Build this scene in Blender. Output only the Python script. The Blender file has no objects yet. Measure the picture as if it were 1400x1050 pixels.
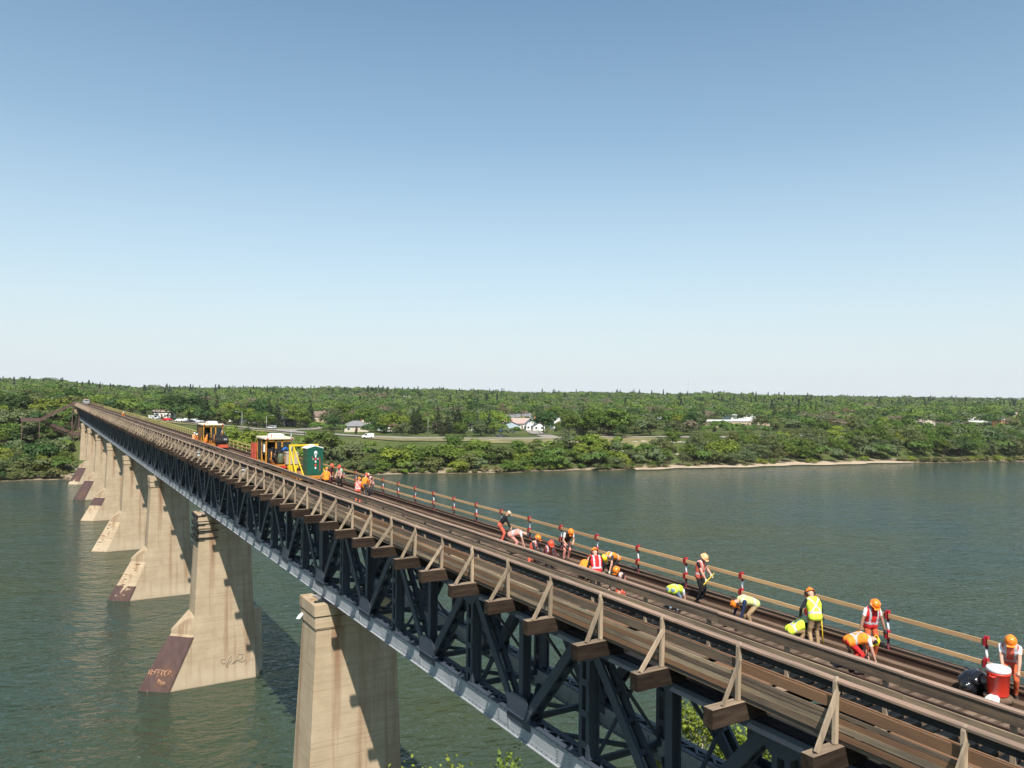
import bpy, bmesh, math, random
from mathutils import Vector, Matrix, Euler
import numpy as np
random.seed(7)
R = math.radians
scene = bpy.context.scene
COL = scene.collection

# ------------------------------------------------------------------ camera constants (metres; x = across the bridge, y = along it, z = above water)
CAM_H = 31.9
FPX, W0, H0 = 1075.0, 1400.0, 1050.0
THETA = math.atan(653.0 / FPX)
PITCH = math.atan(12.2 / FPX)
ROLL = 0.0125
_f0 = Vector((math.sin(THETA), math.cos(THETA), 0)); _r0 = Vector((math.cos(THETA), -math.sin(THETA), 0)); _u0 = Vector((0, 0, 1))
_f = (_f0 * math.cos(PITCH) + _u0 * math.sin(PITCH)).normalized()
_u = (_u0 * math.cos(PITCH) - _f0 * math.sin(PITCH)).normalized()
CR = (_r0 * math.cos(ROLL) + _u * math.sin(ROLL)).normalized()
CU = (_u * math.cos(ROLL) - _r0 * math.sin(ROLL)).normalized()
CF = _f
CPOS = Vector((0, 0, CAM_H))

def ray(px, py):
    return (CF * FPX + CR * (px - W0 / 2) + CU * (H0 / 2 - py)).normalized()

def project(p):
    d = Vector(p) - CPOS
    y = d.dot(CF)
    return (W0 / 2 + FPX * d.dot(CR) / y, H0 / 2 - FPX * d.dot(CU) / y)

# ------------------------------------------------------------------ object helpers
def tag(o, label=None, cat=None, group=None, kind=None):
    if label: o['label'] = label
    if cat: o['category'] = cat
    if group: o['group'] = group
    if kind: o['kind'] = kind
    return o

def empty(name, loc=(0, 0, 0), rz=0.0, label=None, cat=None, group=None):
    o = bpy.data.objects.new(name, None)
    o.empty_display_size = 0.3
    COL.objects.link(o)
    o.location = loc; o.rotation_euler = (0, 0, rz)
    return tag(o, label, cat, group)

def copy_tree(o, parent=None):
    c = o.copy(); COL.objects.link(c); c.parent = parent
    for ch in list(o.children): copy_tree(ch, c)
    return c

class MB:
    """collects boxes, beams, tubes and sheets, then links them as one mesh object"""
    def __init__(self):
        self.v = []; self.f = []; self.m = []; self.sm = []
    def add(self, vs, fs, mi=0, smooth=False):
        n = len(self.v)
        self.v += [tuple(x) for x in vs]
        for f in fs:
            self.f.append(tuple(i + n for i in f)); self.m.append(mi); self.sm.append(smooth)
        return self
    def box(self, c, s, mi=0, rot=None, taper=1.0):
        hx, hy, hz = s[0] / 2, s[1] / 2, s[2] / 2
        vs = []
        for z, t in ((-hz, 1.0), (hz, taper)):
            for x, y in ((-hx, -hy), (hx, -hy), (hx, hy), (-hx, hy)):
                p = Vector((x * t, y * t, z))
                if rot is not None: p = rot @ p
                vs.append((p.x + c[0], p.y + c[1], p.z + c[2]))
        return self.add(vs, [(3, 2, 1, 0), (4, 5, 6, 7), (0, 1, 5, 4), (1, 2, 6, 5), (2, 3, 7, 6), (3, 0, 4, 7)], mi)
    def bx(self, x0, x1, y0, y1, z0, z1, mi=0):
        return self.box(((x0 + x1) / 2, (y0 + y1) / 2, (z0 + z1) / 2), (abs(x1 - x0), abs(y1 - y0), abs(z1 - z0)), mi)
    def beam(self, p0, p1, w, h, mi=0, up=(0, 0, 1), ext=0.0):
        p0, p1 = Vector(p0), Vector(p1)
        d = (p1 - p0).normalized()
        p0 = p0 - d * ext; p1 = p1 + d * ext
        u = Vector(up); a = d.cross(u)
        if a.length < 1e-4: a = d.cross(Vector((1, 0, 0)))
        a.normalize(); b = a.cross(d).normalized()
        vs = []
        for p in (p0, p1):
            for i, j in ((-1, -1), (1, -1), (1, 1), (-1, 1)):
                vs.append(p + a * (w / 2 * i) + b * (h / 2 * j))
        return self.add(vs, [(0, 1, 2, 3), (7, 6, 5, 4), (0, 4, 5, 1), (1, 5, 6, 2), (2, 6, 7, 3), (3, 7, 4, 0)], mi)
    def tube(self, p0, p1, r0, r1=None, n=8, mi=0, cap=True, smooth=True):
        if r1 is None: r1 = r0
        p0, p1 = Vector(p0), Vector(p1)
        d = (p1 - p0)
        if d.length < 1e-6: return self
        d.normalize()
        a = d.orthogonal().normalized(); b = d.cross(a)
        vs = []
        for p, r in ((p0, r0), (p1, r1)):
            for i in range(n):
                t = 2 * math.pi * i / n
                vs.append(p + (a * math.cos(t) + b * math.sin(t)) * r)
        fs = [(i, (i + 1) % n, n + (i + 1) % n, n + i) for i in range(n)]
        self.add(vs, fs, mi, smooth)
        if cap:
            k = len(self.v) - 2 * n
            self.f.append(tuple(k + i for i in reversed(range(n)))); self.m.append(mi); self.sm.append(False)
            self.f.append(tuple(k + n + i for i in range(n))); self.m.append(mi); self.sm.append(False)
        return self
    def path(self, pts, r, n=6, mi=0):
        for a, b in zip(pts[:-1], pts[1:]): self.tube(a, b, r, r, n, mi)
        return self
    def lathe(self, prof, c=(0, 0, 0), n=16, mi=0, smooth=True, axis='z', sx=1.0, sy=1.0):
        vs = []; fs = []
        for r, z in prof:
            for i in range(n):
                t = 2 * math.pi * i / n
                x, y, zz = r * math.cos(t) * sx, r * math.sin(t) * sy, z
                if axis == 'y': x, y, zz = x, zz, y
                if axis == 'x': x, y, zz = zz, x, y
                vs.append((c[0] + x, c[1] + y, c[2] + zz))
        for k in range(len(prof) - 1):
            for i in range(n):
                fs.append((k * n + i, k * n + (i + 1) % n, (k + 1) * n + (i + 1) % n, (k + 1) * n + i))
        self.add(vs, fs, mi, smooth)
        return self
    def ball(self, c, r, n=10, mi=0, s=(1, 1, 1), rot=None):
        vs = []; fs = []
        m = max(4, n // 2 + 1)
        for k in range(m + 1):
            ph = math.pi * k / m
            for i in range(n):
                t = 2 * math.pi * i / n
                p = Vector((math.sin(ph) * math.cos(t) * r * s[0], math.sin(ph) * math.sin(t) * r * s[1], math.cos(ph) * r * s[2]))
                if rot is not None: p = rot @ p
                vs.append((p.x + c[0], p.y + c[1], p.z + c[2]))
        for k in range(m):
            for i in range(n):
                fs.append((k * n + i, (k + 1) * n + i, (k + 1) * n + (i + 1) % n, k * n + (i + 1) % n))
        return self.add(vs, fs, mi, True)
    def prism(self, poly, z0, z1, mi=0):
        n = len(poly)
        vs = [(x, y, z0) for x, y in poly] + [(x, y, z1) for x, y in poly]
        fs = [tuple(reversed(range(n))), tuple(range(n, 2 * n))]
        fs += [(i, (i + 1) % n, n + (i + 1) % n, n + i) for i in range(n)]
        return self.add(vs, fs, mi)
    def xform(self, M):
        self.v = [tuple(M @ Vector(p)) for p in self.v]
        return self
    def join(self, o):
        n = len(self.v)
        self.v += o.v; self.f += [tuple(i + n for i in f) for f in o.f]; self.m += o.m; self.sm += o.sm
        return self
    def mesh(self, name, mats):
        me = bpy.data.meshes.new(name)
        me.from_pydata(self.v, [], self.f)
        if not isinstance(mats, (list, tuple)): mats = [mats]
        for m in mats: me.materials.append(m)
        if len(mats) > 1: me.polygons.foreach_set('material_index', self.m)
        me.polygons.foreach_set('use_smooth', self.sm)
        me.update()
        return me
    def build(self, name, mats, parent=None, loc=None):
        o = bpy.data.objects.new(name, self.mesh(name, mats))
        COL.objects.link(o)
        o.parent = parent
        if loc is not None: o.location = loc
        return o

def run_parts(name, items, mat, parent, keep=100, key=None):
    """items: list of MB sorted nearest first; the first `keep` are parts, the rest one 'stuff' part"""
    for it in items[:keep]:
        it.build(name, mat, parent)
    if len(items) > keep:
        m = MB()
        for it in items[keep:]: m.join(it)
        o = m.build(name, mat, parent); o['kind'] = 'stuff'

# ------------------------------------------------------------------ materials
class NT:
    def __init__(self, name):
        self.mat = bpy.data.materials.new(name); self.mat.use_nodes = True
        self.t = self.mat.node_tree; self.n = self.t.nodes; self.l = self.t.links
        self.b = self.n.get('Principled BSDF'); self.out = self.n.get('Material Output')
    def new(self, ty, **kw):
        x = self.n.new(ty)
        for k, v in kw.items():
            if hasattr(x, k): setattr(x, k, v)
            else: x.inputs[k].default_value = v
        return x
    def link(self, a, b): self.l.new(a, b)
    def coords(self, scale=(1, 1, 1), kind='Object', rot=(0, 0, 0)):
        tc = self.new('ShaderNodeTexCoord'); mp = self.new('ShaderNodeMapping')
        mp.inputs['Scale'].default_value = scale; mp.inputs['Rotation'].default_value = rot
        self.link(tc.outputs[kind], mp.inputs['Vector']); return mp.outputs['Vector']
    def noise(self, vec, scale=5, detail=4, rough=0.55, dist=0.0):
        x = self.new('ShaderNodeTexNoise'); x.inputs['Scale'].default_value = scale; x.inputs['Detail'].default_value = detail
        x.inputs['Roughness'].default_value = rough; x.inputs['Distortion'].default_value = dist
        self.link(vec, x.inputs['Vector']); return x.outputs['Fac']
    def ramp(self, fac, stops):
        x = self.new('ShaderNodeValToRGB'); e = x.color_ramp.elements
        while len(e) < len(stops): e.new(0.5)
        for i, (p, c) in enumerate(stops):
            e[i].position = p
            e[i].color = (*c, 1) if isinstance(c, (tuple, list)) else (c, c, c, 1)
        self.link(fac, x.inputs['Fac']); return x.outputs['Color']
    def mix(self, fac, a, b, blend='MIX'):
        x = self.new('ShaderNodeMix'); x.data_type = 'RGBA'; x.blend_type = blend
        for s, v in ((0, fac), (6, a), (7, b)):
            if isinstance(v, (int, float)): x.inputs[s].default_value = v
            elif isinstance(v, (tuple, list)): x.inputs[s].default_value = (*v, 1)
            else: self.link(v, x.inputs[s])
        return x.outputs[2]
    def math(self, op, a, b=0.0):
        x = self.new('ShaderNodeMath'); x.operation = op
        for s, v in ((0, a), (1, b)):
            if isinstance(v, (int, float)): x.inputs[s].default_value = v
            else: self.link(v, x.inputs[s])
        return x.outputs[0]
    def objvar(self, col, amt=0.25, hue=0.0):
        oi = self.new('ShaderNodeObjectInfo')
        h = self.new('ShaderNodeHueSaturation')
        self.link(self.math('ADD', self.math('MULTIPLY', oi.outputs['Random'], amt), 1 - amt / 2), h.inputs['Value'])
        if hue:
            self.link(self.math('ADD', self.math('MULTIPLY', self.math('FRACT', self.math('MULTIPLY', oi.outputs['Random'], 7.31)), hue), 0.5 - hue / 2), h.inputs['Hue'])
        self.link(col, h.inputs['Color']); return h.outputs['Color']
    def bump(self, h, strength=0.3, dist=0.02):
        x = self.new('ShaderNodeBump'); x.inputs['Strength'].default_value = strength; x.inputs['Distance'].default_value = dist
        self.link(h, x.inputs['Height']); self.link(x.outputs['Normal'], self.b.inputs['Normal']); return x
    def base(self, col, rough=0.7, metal=0.0, spec=0.3):
        if isinstance(col, (tuple, list)): self.b.inputs['Base Color'].default_value = (*col, 1)
        else: self.link(col, self.b.inputs['Base Color'])
        if isinstance(rough, (int, float)): self.b.inputs['Roughness'].default_value = rough
        else: self.link(rough, self.b.inputs['Roughness'])
        self.b.inputs['Metallic'].default_value = metal
        self.b.inputs['Specular IOR Level'].default_value = spec
        return self.mat

def C(c, k): return tuple(min(1.0, x * k) for x in c)

def mat_noise(name, col, rough=0.75, var=0.25, scale=3.0, bump=0.25, metal=0.0, objvar=0.0, stretch=(1, 1, 1), spec=0.3, dirt=None, dist=0.02, detail=5, kind='Object'):
    t = NT(name); v = t.coords(stretch, kind)
    n = t.noise(v, scale, detail)
    c = t.ramp(n, [(0.28, C(col, 1 - var)), (0.72, C(col, 1 + var))])
    if dirt:
        d = t.noise(v, scale * 0.37, 3)
        c = t.mix(t.ramp(d, [(0.5, 0.0), (0.68, 0.75)]), c, dirt)
    if objvar: c = t.objvar(c, objvar)
    t.base(c, rough, metal, spec)
    if bump: t.bump(n, bump, dist)
    return t.mat

def mat_wood(name, col, col2, stretch, var=0.35, objvar=0.35, rough=0.85, cracks=0.5):
    t = NT(name); v = t.coords(stretch)
    g = t.noise(v, 5.0, 6, 0.65, 0.4)
    big = t.noise(v, 0.9, 4, 0.6)
    c = t.ramp(g, [(0.25, C(col, 1 - var)), (0.5, col), (0.78, C(col, 1 + var * 0.7))])
    c = t.mix(t.ramp(big, [(0.42, 0.0), (0.66, 1.0)]), c, col2)
    kn = t.noise(v, 14.0, 2)
    c = t.mix(t.ramp(kn, [(0.24, cracks), (0.33, 0.0)]), c, C(col, 0.25))
    c = t.objvar(c, objvar)
    t.base(c, rough, 0, 0.2); t.bump(g, 0.35, 0.02)
    return t.mat

def plain(name, col, rough=0.6, metal=0.0, spec=0.4, var=0.12, scale=6.0, bump=0.05):
    return mat_noise(name, col, rough, var, scale, bump, metal, 0, (1, 1, 1), spec)
# ------------------------------------------------------------------ camera, sky, sun
cam = bpy.data.cameras.new('camera'); cam.sensor_width = 36.0; cam.lens = 36.0 * FPX / W0
cam.clip_start = 0.5; cam.clip_end = 20000
camo = bpy.data.objects.new('camera', cam); COL.objects.link(camo)
M = Matrix((CR, CU, -CF)).transposed().to_4x4(); M.translation = CPOS
camo.matrix_world = M
scene.camera = camo

SUN_TO = Vector((0.48, 1.0, -1.46)).normalized()          # direction the light travels
SUN_EL = math.asin(-SUN_TO.z)
sun = bpy.data.lights.new('sun', 'SUN'); sun.energy = 5.0; sun.angle = R(0.53); sun.color = (1.0, 0.945, 0.86)
suno = bpy.data.objects.new('sun', sun); COL.objects.link(suno)
suno.rotation_euler = (-SUN_TO).to_track_quat('Z', 'Y').to_euler()
suno.location = (-60, -120, 200)
world = bpy.data.worlds.new('World'); scene.world = world; world.use_nodes = True
wn = world.node_tree.nodes; wl = world.node_tree.links
sky = wn.new('ShaderNodeTexSky'); sky.sky_type = 'NISHITA'; sky.sun_disc = False
sky.sun_elevation = SUN_EL
sky.sun_rotation = math.atan2(-SUN_TO.x, -SUN_TO.y)
sky.altitude = 480; sky.air_density = 1.0; sky.dust_density = 1.0; sky.ozone_density = 1.2
bg = wn['Background']; 
gm = wn.new('ShaderNodeTexCoord'); sp_ = wn.new('ShaderNodeSeparateXYZ'); wl.new(gm.outputs['Generated'], sp_.inputs[0])
rp = wn.new('ShaderNodeValToRGB'); wl.new(sp_.outputs['Z'], rp.inputs['Fac'])          # pale air near the horizon
for i_, (p_, c_) in enumerate([(0.0, 0.95), (0.06, 0.82), (0.16, 0.52), (0.30, 0.22), (0.5, 0.05)]):
    e_ = rp.color_ramp.elements
    if i_ > 1: e_.new(0.5)
    e_[i_].position = p_; e_[i_].color = (c_, c_, c_, 1)
mx = wn.new('ShaderNodeMix'); mx.data_type = 'RGBA'; wl.new(rp.outputs['Color'], mx.inputs[0]); 
hs_ = wn.new('ShaderNodeMix'); hs_.data_type = 'RGBA'; hs_.blend_type = 'MULTIPLY'; hs_.inputs[0].default_value = 1.0
hs_.inputs[7].default_value = (1.20, 1.68, 1.66, 1); wl.new(sky.outputs['Color'], hs_.inputs[6]); wl.new(hs_.outputs[2], mx.inputs[6])
mx.inputs[7].default_value = (8.6, 9.2, 9.75, 1)
wl.new(mx.outputs[2], bg.inputs['Color']); bg.inputs['Strength'].default_value = 0.061
scene.view_settings.view_transform = 'Standard'; scene.view_settings.look = 'None'
scene.view_settings.exposure = 0.55; scene.view_settings.gamma = 1.0
scene.render.engine = 'CYCLES'
try:
    scene.cycles.use_denoising = True
    scene.cycles.denoiser = 'OPENIMAGEDENOISE'
except Exception: pass
scene.cycles.max_bounces = 6; scene.cycles.diffuse_bounces = 3; scene.cycles.glossy_bounces = 3
scene.cycles.transparent_max_bounces = 8; scene.cycles.transmission_bounces = 4
scene.cycles.caustics_reflective = False; scene.cycles.caustics_refractive = False

# ------------------------------------------------------------------ terrain
def lerp_tab(x, tab):
    if x <= tab[0][0]: return tab[0][1]
    for (a, fa), (b, fb) in zip(tab[:-1], tab[1:]):
        if x <= b: return fa + (fb - fa) * (x - a) / (b - a)
    return tab[-1][1]
def smooth(a, b, x):
    t = max(0.0, min(1.0, (x - a) / (b - a))); return t * t * (3 - 2 * t)
def hash2(x, y):
    return math.sin(x * 0.031 + 1.3) * math.cos(y * 0.027 - 0.4) + 0.5 * math.sin(x * 0.083 + y * 0.061) + 0.3 * math.sin(x * 0.19 - y * 0.15 + 2)
BANK = [(-1200, 640), (-300, 385), (-60, 322), (-10, 311), (3, 306.5), (12, 303), (40, 296), (132, 271), (225, 252), (344, 231), (425, 205), (700, 150), (2500, -250)]
BANK = [(a * 1.02, b * 1.02) for a, b in BANK]
PLAT = [(-200, 19), (0, 21), (25, 20), (45, 17), (70, 14.5), (100, 12), (140, 10), (400, 10.5), (900, 11)]
NEAR = -2.0
def bank(x): return lerp_tab(x, BANK) + 1.6 * math.sin(x * 0.11) + 1.1 * math.sin(x * 0.29 + 1)
def height(x, y):
    d = y - bank(x)
    if d < 0:
        h = -4.0 * smooth(0, 25, -d)
        near = 24 + 0.05 * x - y                        # the near bank, below the camera
        if near > 0: h = -4 + 10 * smooth(0, 25, near) + 9 * smooth(25, 70, near)
        return h
    P = lerp_tab(x, PLAT)
    slope_end = lerp_tab(x, [(8, 122), (24, 90), (50, 60), (80, 46)])
    h = 0.9 * smooth(0, 9, d) + (P - 0.9) * smooth(7, slope_end, d)
    h += 13.5 * smooth(150, 1250, d) * (1.0 if x > 100 else 1.0 - 0.2 * smooth(100, 0, x))
    h += 0.35 * hash2(x, y) * smooth(4, 40, d) + 2.6 * math.sin(x * .011 + .6 + y * .003) * math.sin(y * .007 + x * .002) * smooth(250, 700, d)
    return h
def ground_at(px, py, extra=0.0):
    """where the line of sight through photo pixel (px, py) meets the terrain"""
    d = ray(px, py); t = 40.0
    while t < 6000:
        p = CPOS + d * t
        if p.z <= max(height(p.x, p.y) + extra, 0.0): break
        t += 2.0 if t < 900 else 8.0
    return Vector((p.x, p.y, height(p.x, p.y)))

def axis(vals):
    out = []
    for a, b, st in vals:
        x = a
        while x < b - 1e-6: out.append(x); x += st
    return out
xs = axis([(-6000, -1200, 400), (-1200, -200, 40), (-200, 520, 6), (520, 1200, 34), (1200, 8001, 400)])
ys = axis([(-1600, -200, 100), (-200, 120, 10), (120, 190, 10), (190, 420, 3.5), (420, 640, 7), (640, 1600, 32), (1600, 9001, 350)])
tv = [(x, y, height(x, y)) for y in ys for x in xs]
nx = len(xs)
tf = [(j * nx + i, j * nx + i + 1, (j + 1) * nx + i + 1, (j + 1) * nx + i) for j in range(len(ys) - 1) for i in range(nx - 1)]

t = NT('terrain'); v = t.coords((1, 1, 1))
sep = t.new('ShaderNodeSeparateXYZ'); t.link(v, sep.inputs[0])
n1 = t.noise(v, 0.06, 6, 0.6); n2 = t.noise(v, 0.9, 5, 0.6); n3 = t.noise(v, 0.018, 3)
grass = t.ramp(n1, [(0.3, (0.055, 0.075, 0.022)), (0.5, (0.085, 0.105, 0.032)), (0.7, (0.13, 0.125, 0.05))])
grass = t.mix(t.ramp(n2, [(0.35, 0.0), (0.7, 0.6)]), grass, (0.05, 0.065, 0.02))
sand = t.ramp(n2, [(0.3, (0.20, 0.155, 0.10)), (0.7, (0.36, 0.29, 0.20))])
hz = t.math('ADD', sep.outputs['Z'], t.math('MULTIPLY', t.math('SUBTRACT', n1, 0.5), 3.2))
fac = t.ramp(t.math('MULTIPLY', hz, 0.2), [(0.13, 0.0), (0.26, 1.0)])
gcol = t.mix(fac, sand, grass)
mud = t.ramp(sep.outputs['Z'], [(0.0, 1.0), (0.16, 0.0)])
gcol = t.mix(mud, gcol, (0.085, 0.065, 0.04))
t.base(gcol, 0.95, 0, 0.1); t.bump(n2, 0.5, 0.2)
M_TERR = t.mat
me = bpy.data.meshes.new('ground'); me.from_pydata(tv, [], tf); me.materials.append(M_TERR)
me.polygons.foreach_set('use_smooth', [True] * len(tf))
ground = bpy.data.objects.new('ground', me); COL.objects.link(ground)
tag(ground, 'green river bank and flat grassy land beyond the water', 'ground', kind='structure')

# ------------------------------------------------------------------ river
t = NT('river_water'); v = t.coords((1, 1, 1), 'Object', (0, 0, R(20)))
mp = t.new('ShaderNodeMapping'); mp.inputs['Scale'].default_value = (0.8, 1.3, 1.0); t.link(v, mp.inputs['Vector'])
a = t.noise(mp.outputs['Vector'], 0.75, 4, 0.55, 0.4)
b = t.noise(mp.outputs['Vector'], 0.16, 4, 0.6, 0.5)
big = t.noise(v, 0.018, 3)
hgt = t.math('ADD', t.math('MULTIPLY', a, 0.55), t.math('MULTIPLY', b, 1.1))
colr = t.ramp(big, [(0.35, (0.026, 0.048, 0.038)), (0.65, (0.040, 0.050, 0.018))])
t.base(colr, 0.08, 0, 0.5); t.b.inputs['IOR'].default_value = 1.333
t.bump(hgt, 1.0, 1.0)
M_WATER = t.mat
m = MB()
m.add([(-6000, -1600, 0), (8000, -1600, 0), (8000, 900, 0), (-6000, 900, 0)], [(0, 1, 2, 3)])
river = m.build('river_water', M_WATER)
haze_m = NT('air_haze'); hv = haze_m.new('ShaderNodeVolumePrincipled'); hv.inputs['Color'].default_value = (0.96, 0.98, 1.0, 1); hv.inputs['Density'].default_value = 0.000045; hv.inputs['Anisotropy'].default_value = 0.0
haze_m.n.remove(haze_m.b); haze_m.link(hv.outputs[0], haze_m.out.inputs['Volume'])
m = MB(); m.bx(-6050, 8450, -1650, 9400, -6, 170)
haze = m.build('haze', haze_m.mat); tag(haze, 'thin pale summer haze over the river and distant woods', 'haze', None, 'stuff')
tag(river, 'wide green river with small wind ripples', 'water', kind='structure')
# ------------------------------------------------------------------ bridge materials
t = NT('pier_concrete'); v = t.coords((1, 1, 1))
n1 = t.noise(v, 0.55, 6, 0.6); nf = t.noise(v, 7.0, 5, 0.6)
ms = t.new('ShaderNodeMapping'); ms.inputs['Scale'].default_value = (1.1, 1.1, 0.045); t.link(v, ms.inputs['Vector'])
st = t.noise(ms.outputs['Vector'], 1.0, 4, 0.6)
mh = t.new('ShaderNodeMapping'); mh.inputs['Scale'].default_value = (0.05, 0.05, 2.4); t.link(v, mh.inputs['Vector'])
hl = t.noise(mh.outputs['Vector'], 1.5, 5, 0.7)
c = t.ramp(n1, [(0.3, (0.36, 0.272, 0.178)), (0.7, (0.47, 0.368, 0.25))])
c = t.mix(t.ramp(hl, [(0.36, 0.55), (0.5, 0.0)]), c, (0.30, 0.225, 0.15))
c = t.mix(t.ramp(st, [(0.50, 0.0), (0.70, 0.85)]), c, (0.225, 0.125, 0.068))
sp = t.new('ShaderNodeSeparateXYZ'); t.link(v, sp.inputs[0])
lift = t.math('FRACT', t.math('MULTIPLY', sp.outputs['Z'], 0.72))
ln = t.ramp(lift, [(0.0, 0.35), (0.035, 0.0)])
c = t.mix(ln, c, (0.22, 0.16, 0.10))
c = t.mix(t.ramp(sp.outputs['Z'], [(0.02, 0.9), (0.16, 0.0)]), c, (0.13, 0.075, 0.04))
low = t.ramp(t.math('ADD', t.math('MULTIPLY', sp.outputs['Z'], 0.2), t.math('MULTIPLY', n1, 0.4)), [(0.4, 0.45), (0.75, 0.0)])
c = t.mix(low, c, (0.50, 0.405, 0.29))
t.base(c, 0.9, 0, 0.2); t.bump(t.math('ADD', nf, t.math('MULTIPLY', hl, 0.6)), 0.35, 0.05)
M_CONC = t.mat

t = NT('bridge_steel'); v = t.coords((1, 1, 1))
n1 = t.noise(v, 0.8, 5, 0.6); n2 = t.noise(v, 9.0, 4, 0.6)
c = t.ramp(n1, [(0.3, (0.032, 0.044, 0.063)), (0.7, (0.052, 0.066, 0.090))])
c = t.mix(t.ramp(n2, [(0.55, 0.0), (0.72, 0.7)]), c, (0.062, 0.045, 0.042))
vo = t.new('ShaderNodeTexVoronoi'); vo.inputs['Scale'].default_value = 7.0; vo.inputs['Randomness'].default_value = 0.0
t.link(v, vo.inputs['Vector'])
riv = t.ramp(vo.outputs['Distance'], [(0.12, 1.0), (0.2, 0.0)])
t.base(c, 0.5, 0, 0.5); t.bump(riv, 0.6, 0.012)
M_STEEL = t.mat
M_CHORD = mat_noise('chord_steel', (0.36, 0.385, 0.41), 0.55, 0.14, 1.2, 0.1, 0, 0, (1, 1, 1), 0.5, dirt=(0.16, 0.18, 0.2))
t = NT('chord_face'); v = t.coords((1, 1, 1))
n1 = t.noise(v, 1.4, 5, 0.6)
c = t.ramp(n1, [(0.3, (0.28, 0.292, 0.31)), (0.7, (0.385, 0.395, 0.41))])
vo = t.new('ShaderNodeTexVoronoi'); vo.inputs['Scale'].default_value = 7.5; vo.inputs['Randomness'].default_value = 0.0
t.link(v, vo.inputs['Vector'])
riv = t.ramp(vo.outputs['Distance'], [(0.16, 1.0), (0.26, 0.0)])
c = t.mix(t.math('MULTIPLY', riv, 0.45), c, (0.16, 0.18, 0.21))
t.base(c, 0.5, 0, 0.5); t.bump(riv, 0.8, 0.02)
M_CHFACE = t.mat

GR_Y = (7.0, 0.55, 7.0); GR_X = (0.7, 7.0, 7.0); GR_Z = (7.0, 7.0, 0.7)
M_W_GREY = mat_wood('weathered_board', (0.175, 0.125, 0.085), (0.095, 0.074, 0.058), GR_Y, 0.5)
M_W_TAN = mat_wood('pale_board', (0.33, 0.245, 0.16), (0.16, 0.125, 0.09), GR_Y, 0.3, 0.35, 0.85, 0.6)
M_W_BROWN = mat_wood('treated_board', (0.20, 0.112, 0.062), (0.16, 0.09, 0.055), GR_Y, 0.15, 0.25, 0.8, 0.15)
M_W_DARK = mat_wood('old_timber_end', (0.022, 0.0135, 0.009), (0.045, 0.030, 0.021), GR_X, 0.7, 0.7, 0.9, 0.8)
M_W_POST = mat_wood('fence_post_wood', (0.35, 0.265, 0.185), (0.22, 0.175, 0.13), GR_Z, 0.25, 0.45)
M_W_CAP = mat_wood('rail_cap_wood', (0.34, 0.225, 0.165), (0.20, 0.145, 0.11), GR_Y, 0.25, 0.3)
M_W_TIE = mat_wood('tie_wood', (0.115, 0.078, 0.055), (0.19, 0.135, 0.095), GR_X, 0.4, 0.6)
M_W_TRACK = mat_wood('track_timber', (0.12, 0.075, 0.05), (0.20, 0.135, 0.09), GR_Y, 0.35, 0.4)
M_W_NEW = mat_wood('new_lumber', (0.52, 0.335, 0.17), (0.46, 0.28, 0.14), GR_Y, 0.18, 0.25, 0.7, 0.15)
M_BLKBD = mat_noise('black_board', (0.022, 0.021, 0.021), 0.7, 0.4, 4, 0.2, 0, 0, GR_Y, 0.2)  # plain black, for the handrail board and the added layer under the floor
M_RAIL = mat_noise('rusty_rail', (0.060, 0.034, 0.024), 0.6, 0.35, 5, 0.1, 0.0, 0, (1, 0.2, 1), 0.4)
M_RAILTOP = mat_noise('worn_rail_head', (0.19, 0.145, 0.12), 0.45, 0.25, 5, 0.05, 0.3, 0, (1, 0.2, 1), 0.5)
M_RUST = mat_noise('rusty_plate', (0.085, 0.05, 0.045), 0.7, 0.25, 2.0, 0.25, 0, 0, (1, 1, 0.3), 0.3, dirt=(0.12, 0.065, 0.045))
M_RED = plain('red_paint', (0.36, 0.02, 0.03), 0.5)
M_DKRED = plain('dark_red_paint', (0.14, 0.016, 0.025), 0.55)
M_WHITE = plain('white_paint', (0.78, 0.78, 0.77), 0.5)
M_BLACK = plain('black_rubber', (0.018, 0.018, 0.02), 0.6)
M_YEL = mat_noise('machine_yellow', (0.50, 0.235, 0.03), 0.55, 0.3, 3, 0.05, 0, 0, (1, 1, 1), 0.3, dirt=(0.14, 0.07, 0.03))
M_BYEL = plain('bright_yellow', (0.66, 0.46, 0.02), 0.5)
M_DARKM = mat_noise('greasy_metal', (0.035, 0.032, 0.032), 0.5, 0.5, 6, 0.2, 0.3)
M_GREYM = mat_noise('grey_metal', (0.30, 0.30, 0.29), 0.5, 0.2, 4, 0.1, 0.3)
M_GLASS = plain('dark_glass', (0.025, 0.03, 0.035), 0.08, 0, 0.8, 0.05, 2, 0)
M_SCRAWL = plain('pale_paint_scrawl', (0.52, 0.28, 0.17), 0.8)
M_SCRAWLD = plain('dark_paint_scrawl', (0.22, 0.155, 0.11), 0.8)

# ------------------------------------------------------------------ bridge levels (z) and lines (x)
Z_TIE = CAM_H - 7.05; Z_OUT = CAM_H - 7.33; Z_HR = CAM_H - 5.99
X_HR = 14.6; X_IN = 16.25; X_RR = 20.3; X_TR = 18.0
PAN = 8.22; SPAN = 5 * PAN; S0 = 9.25; DS = 2.686
XT0, XT1 = 16.1, 19.6            # chord centre lines are +0.25
ZB0, ZB1 = CAM_H - 13.2, CAM_H - 12.38
ZT0, ZT1 = CAM_H - 8.50, CAM_H - 7.80

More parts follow.
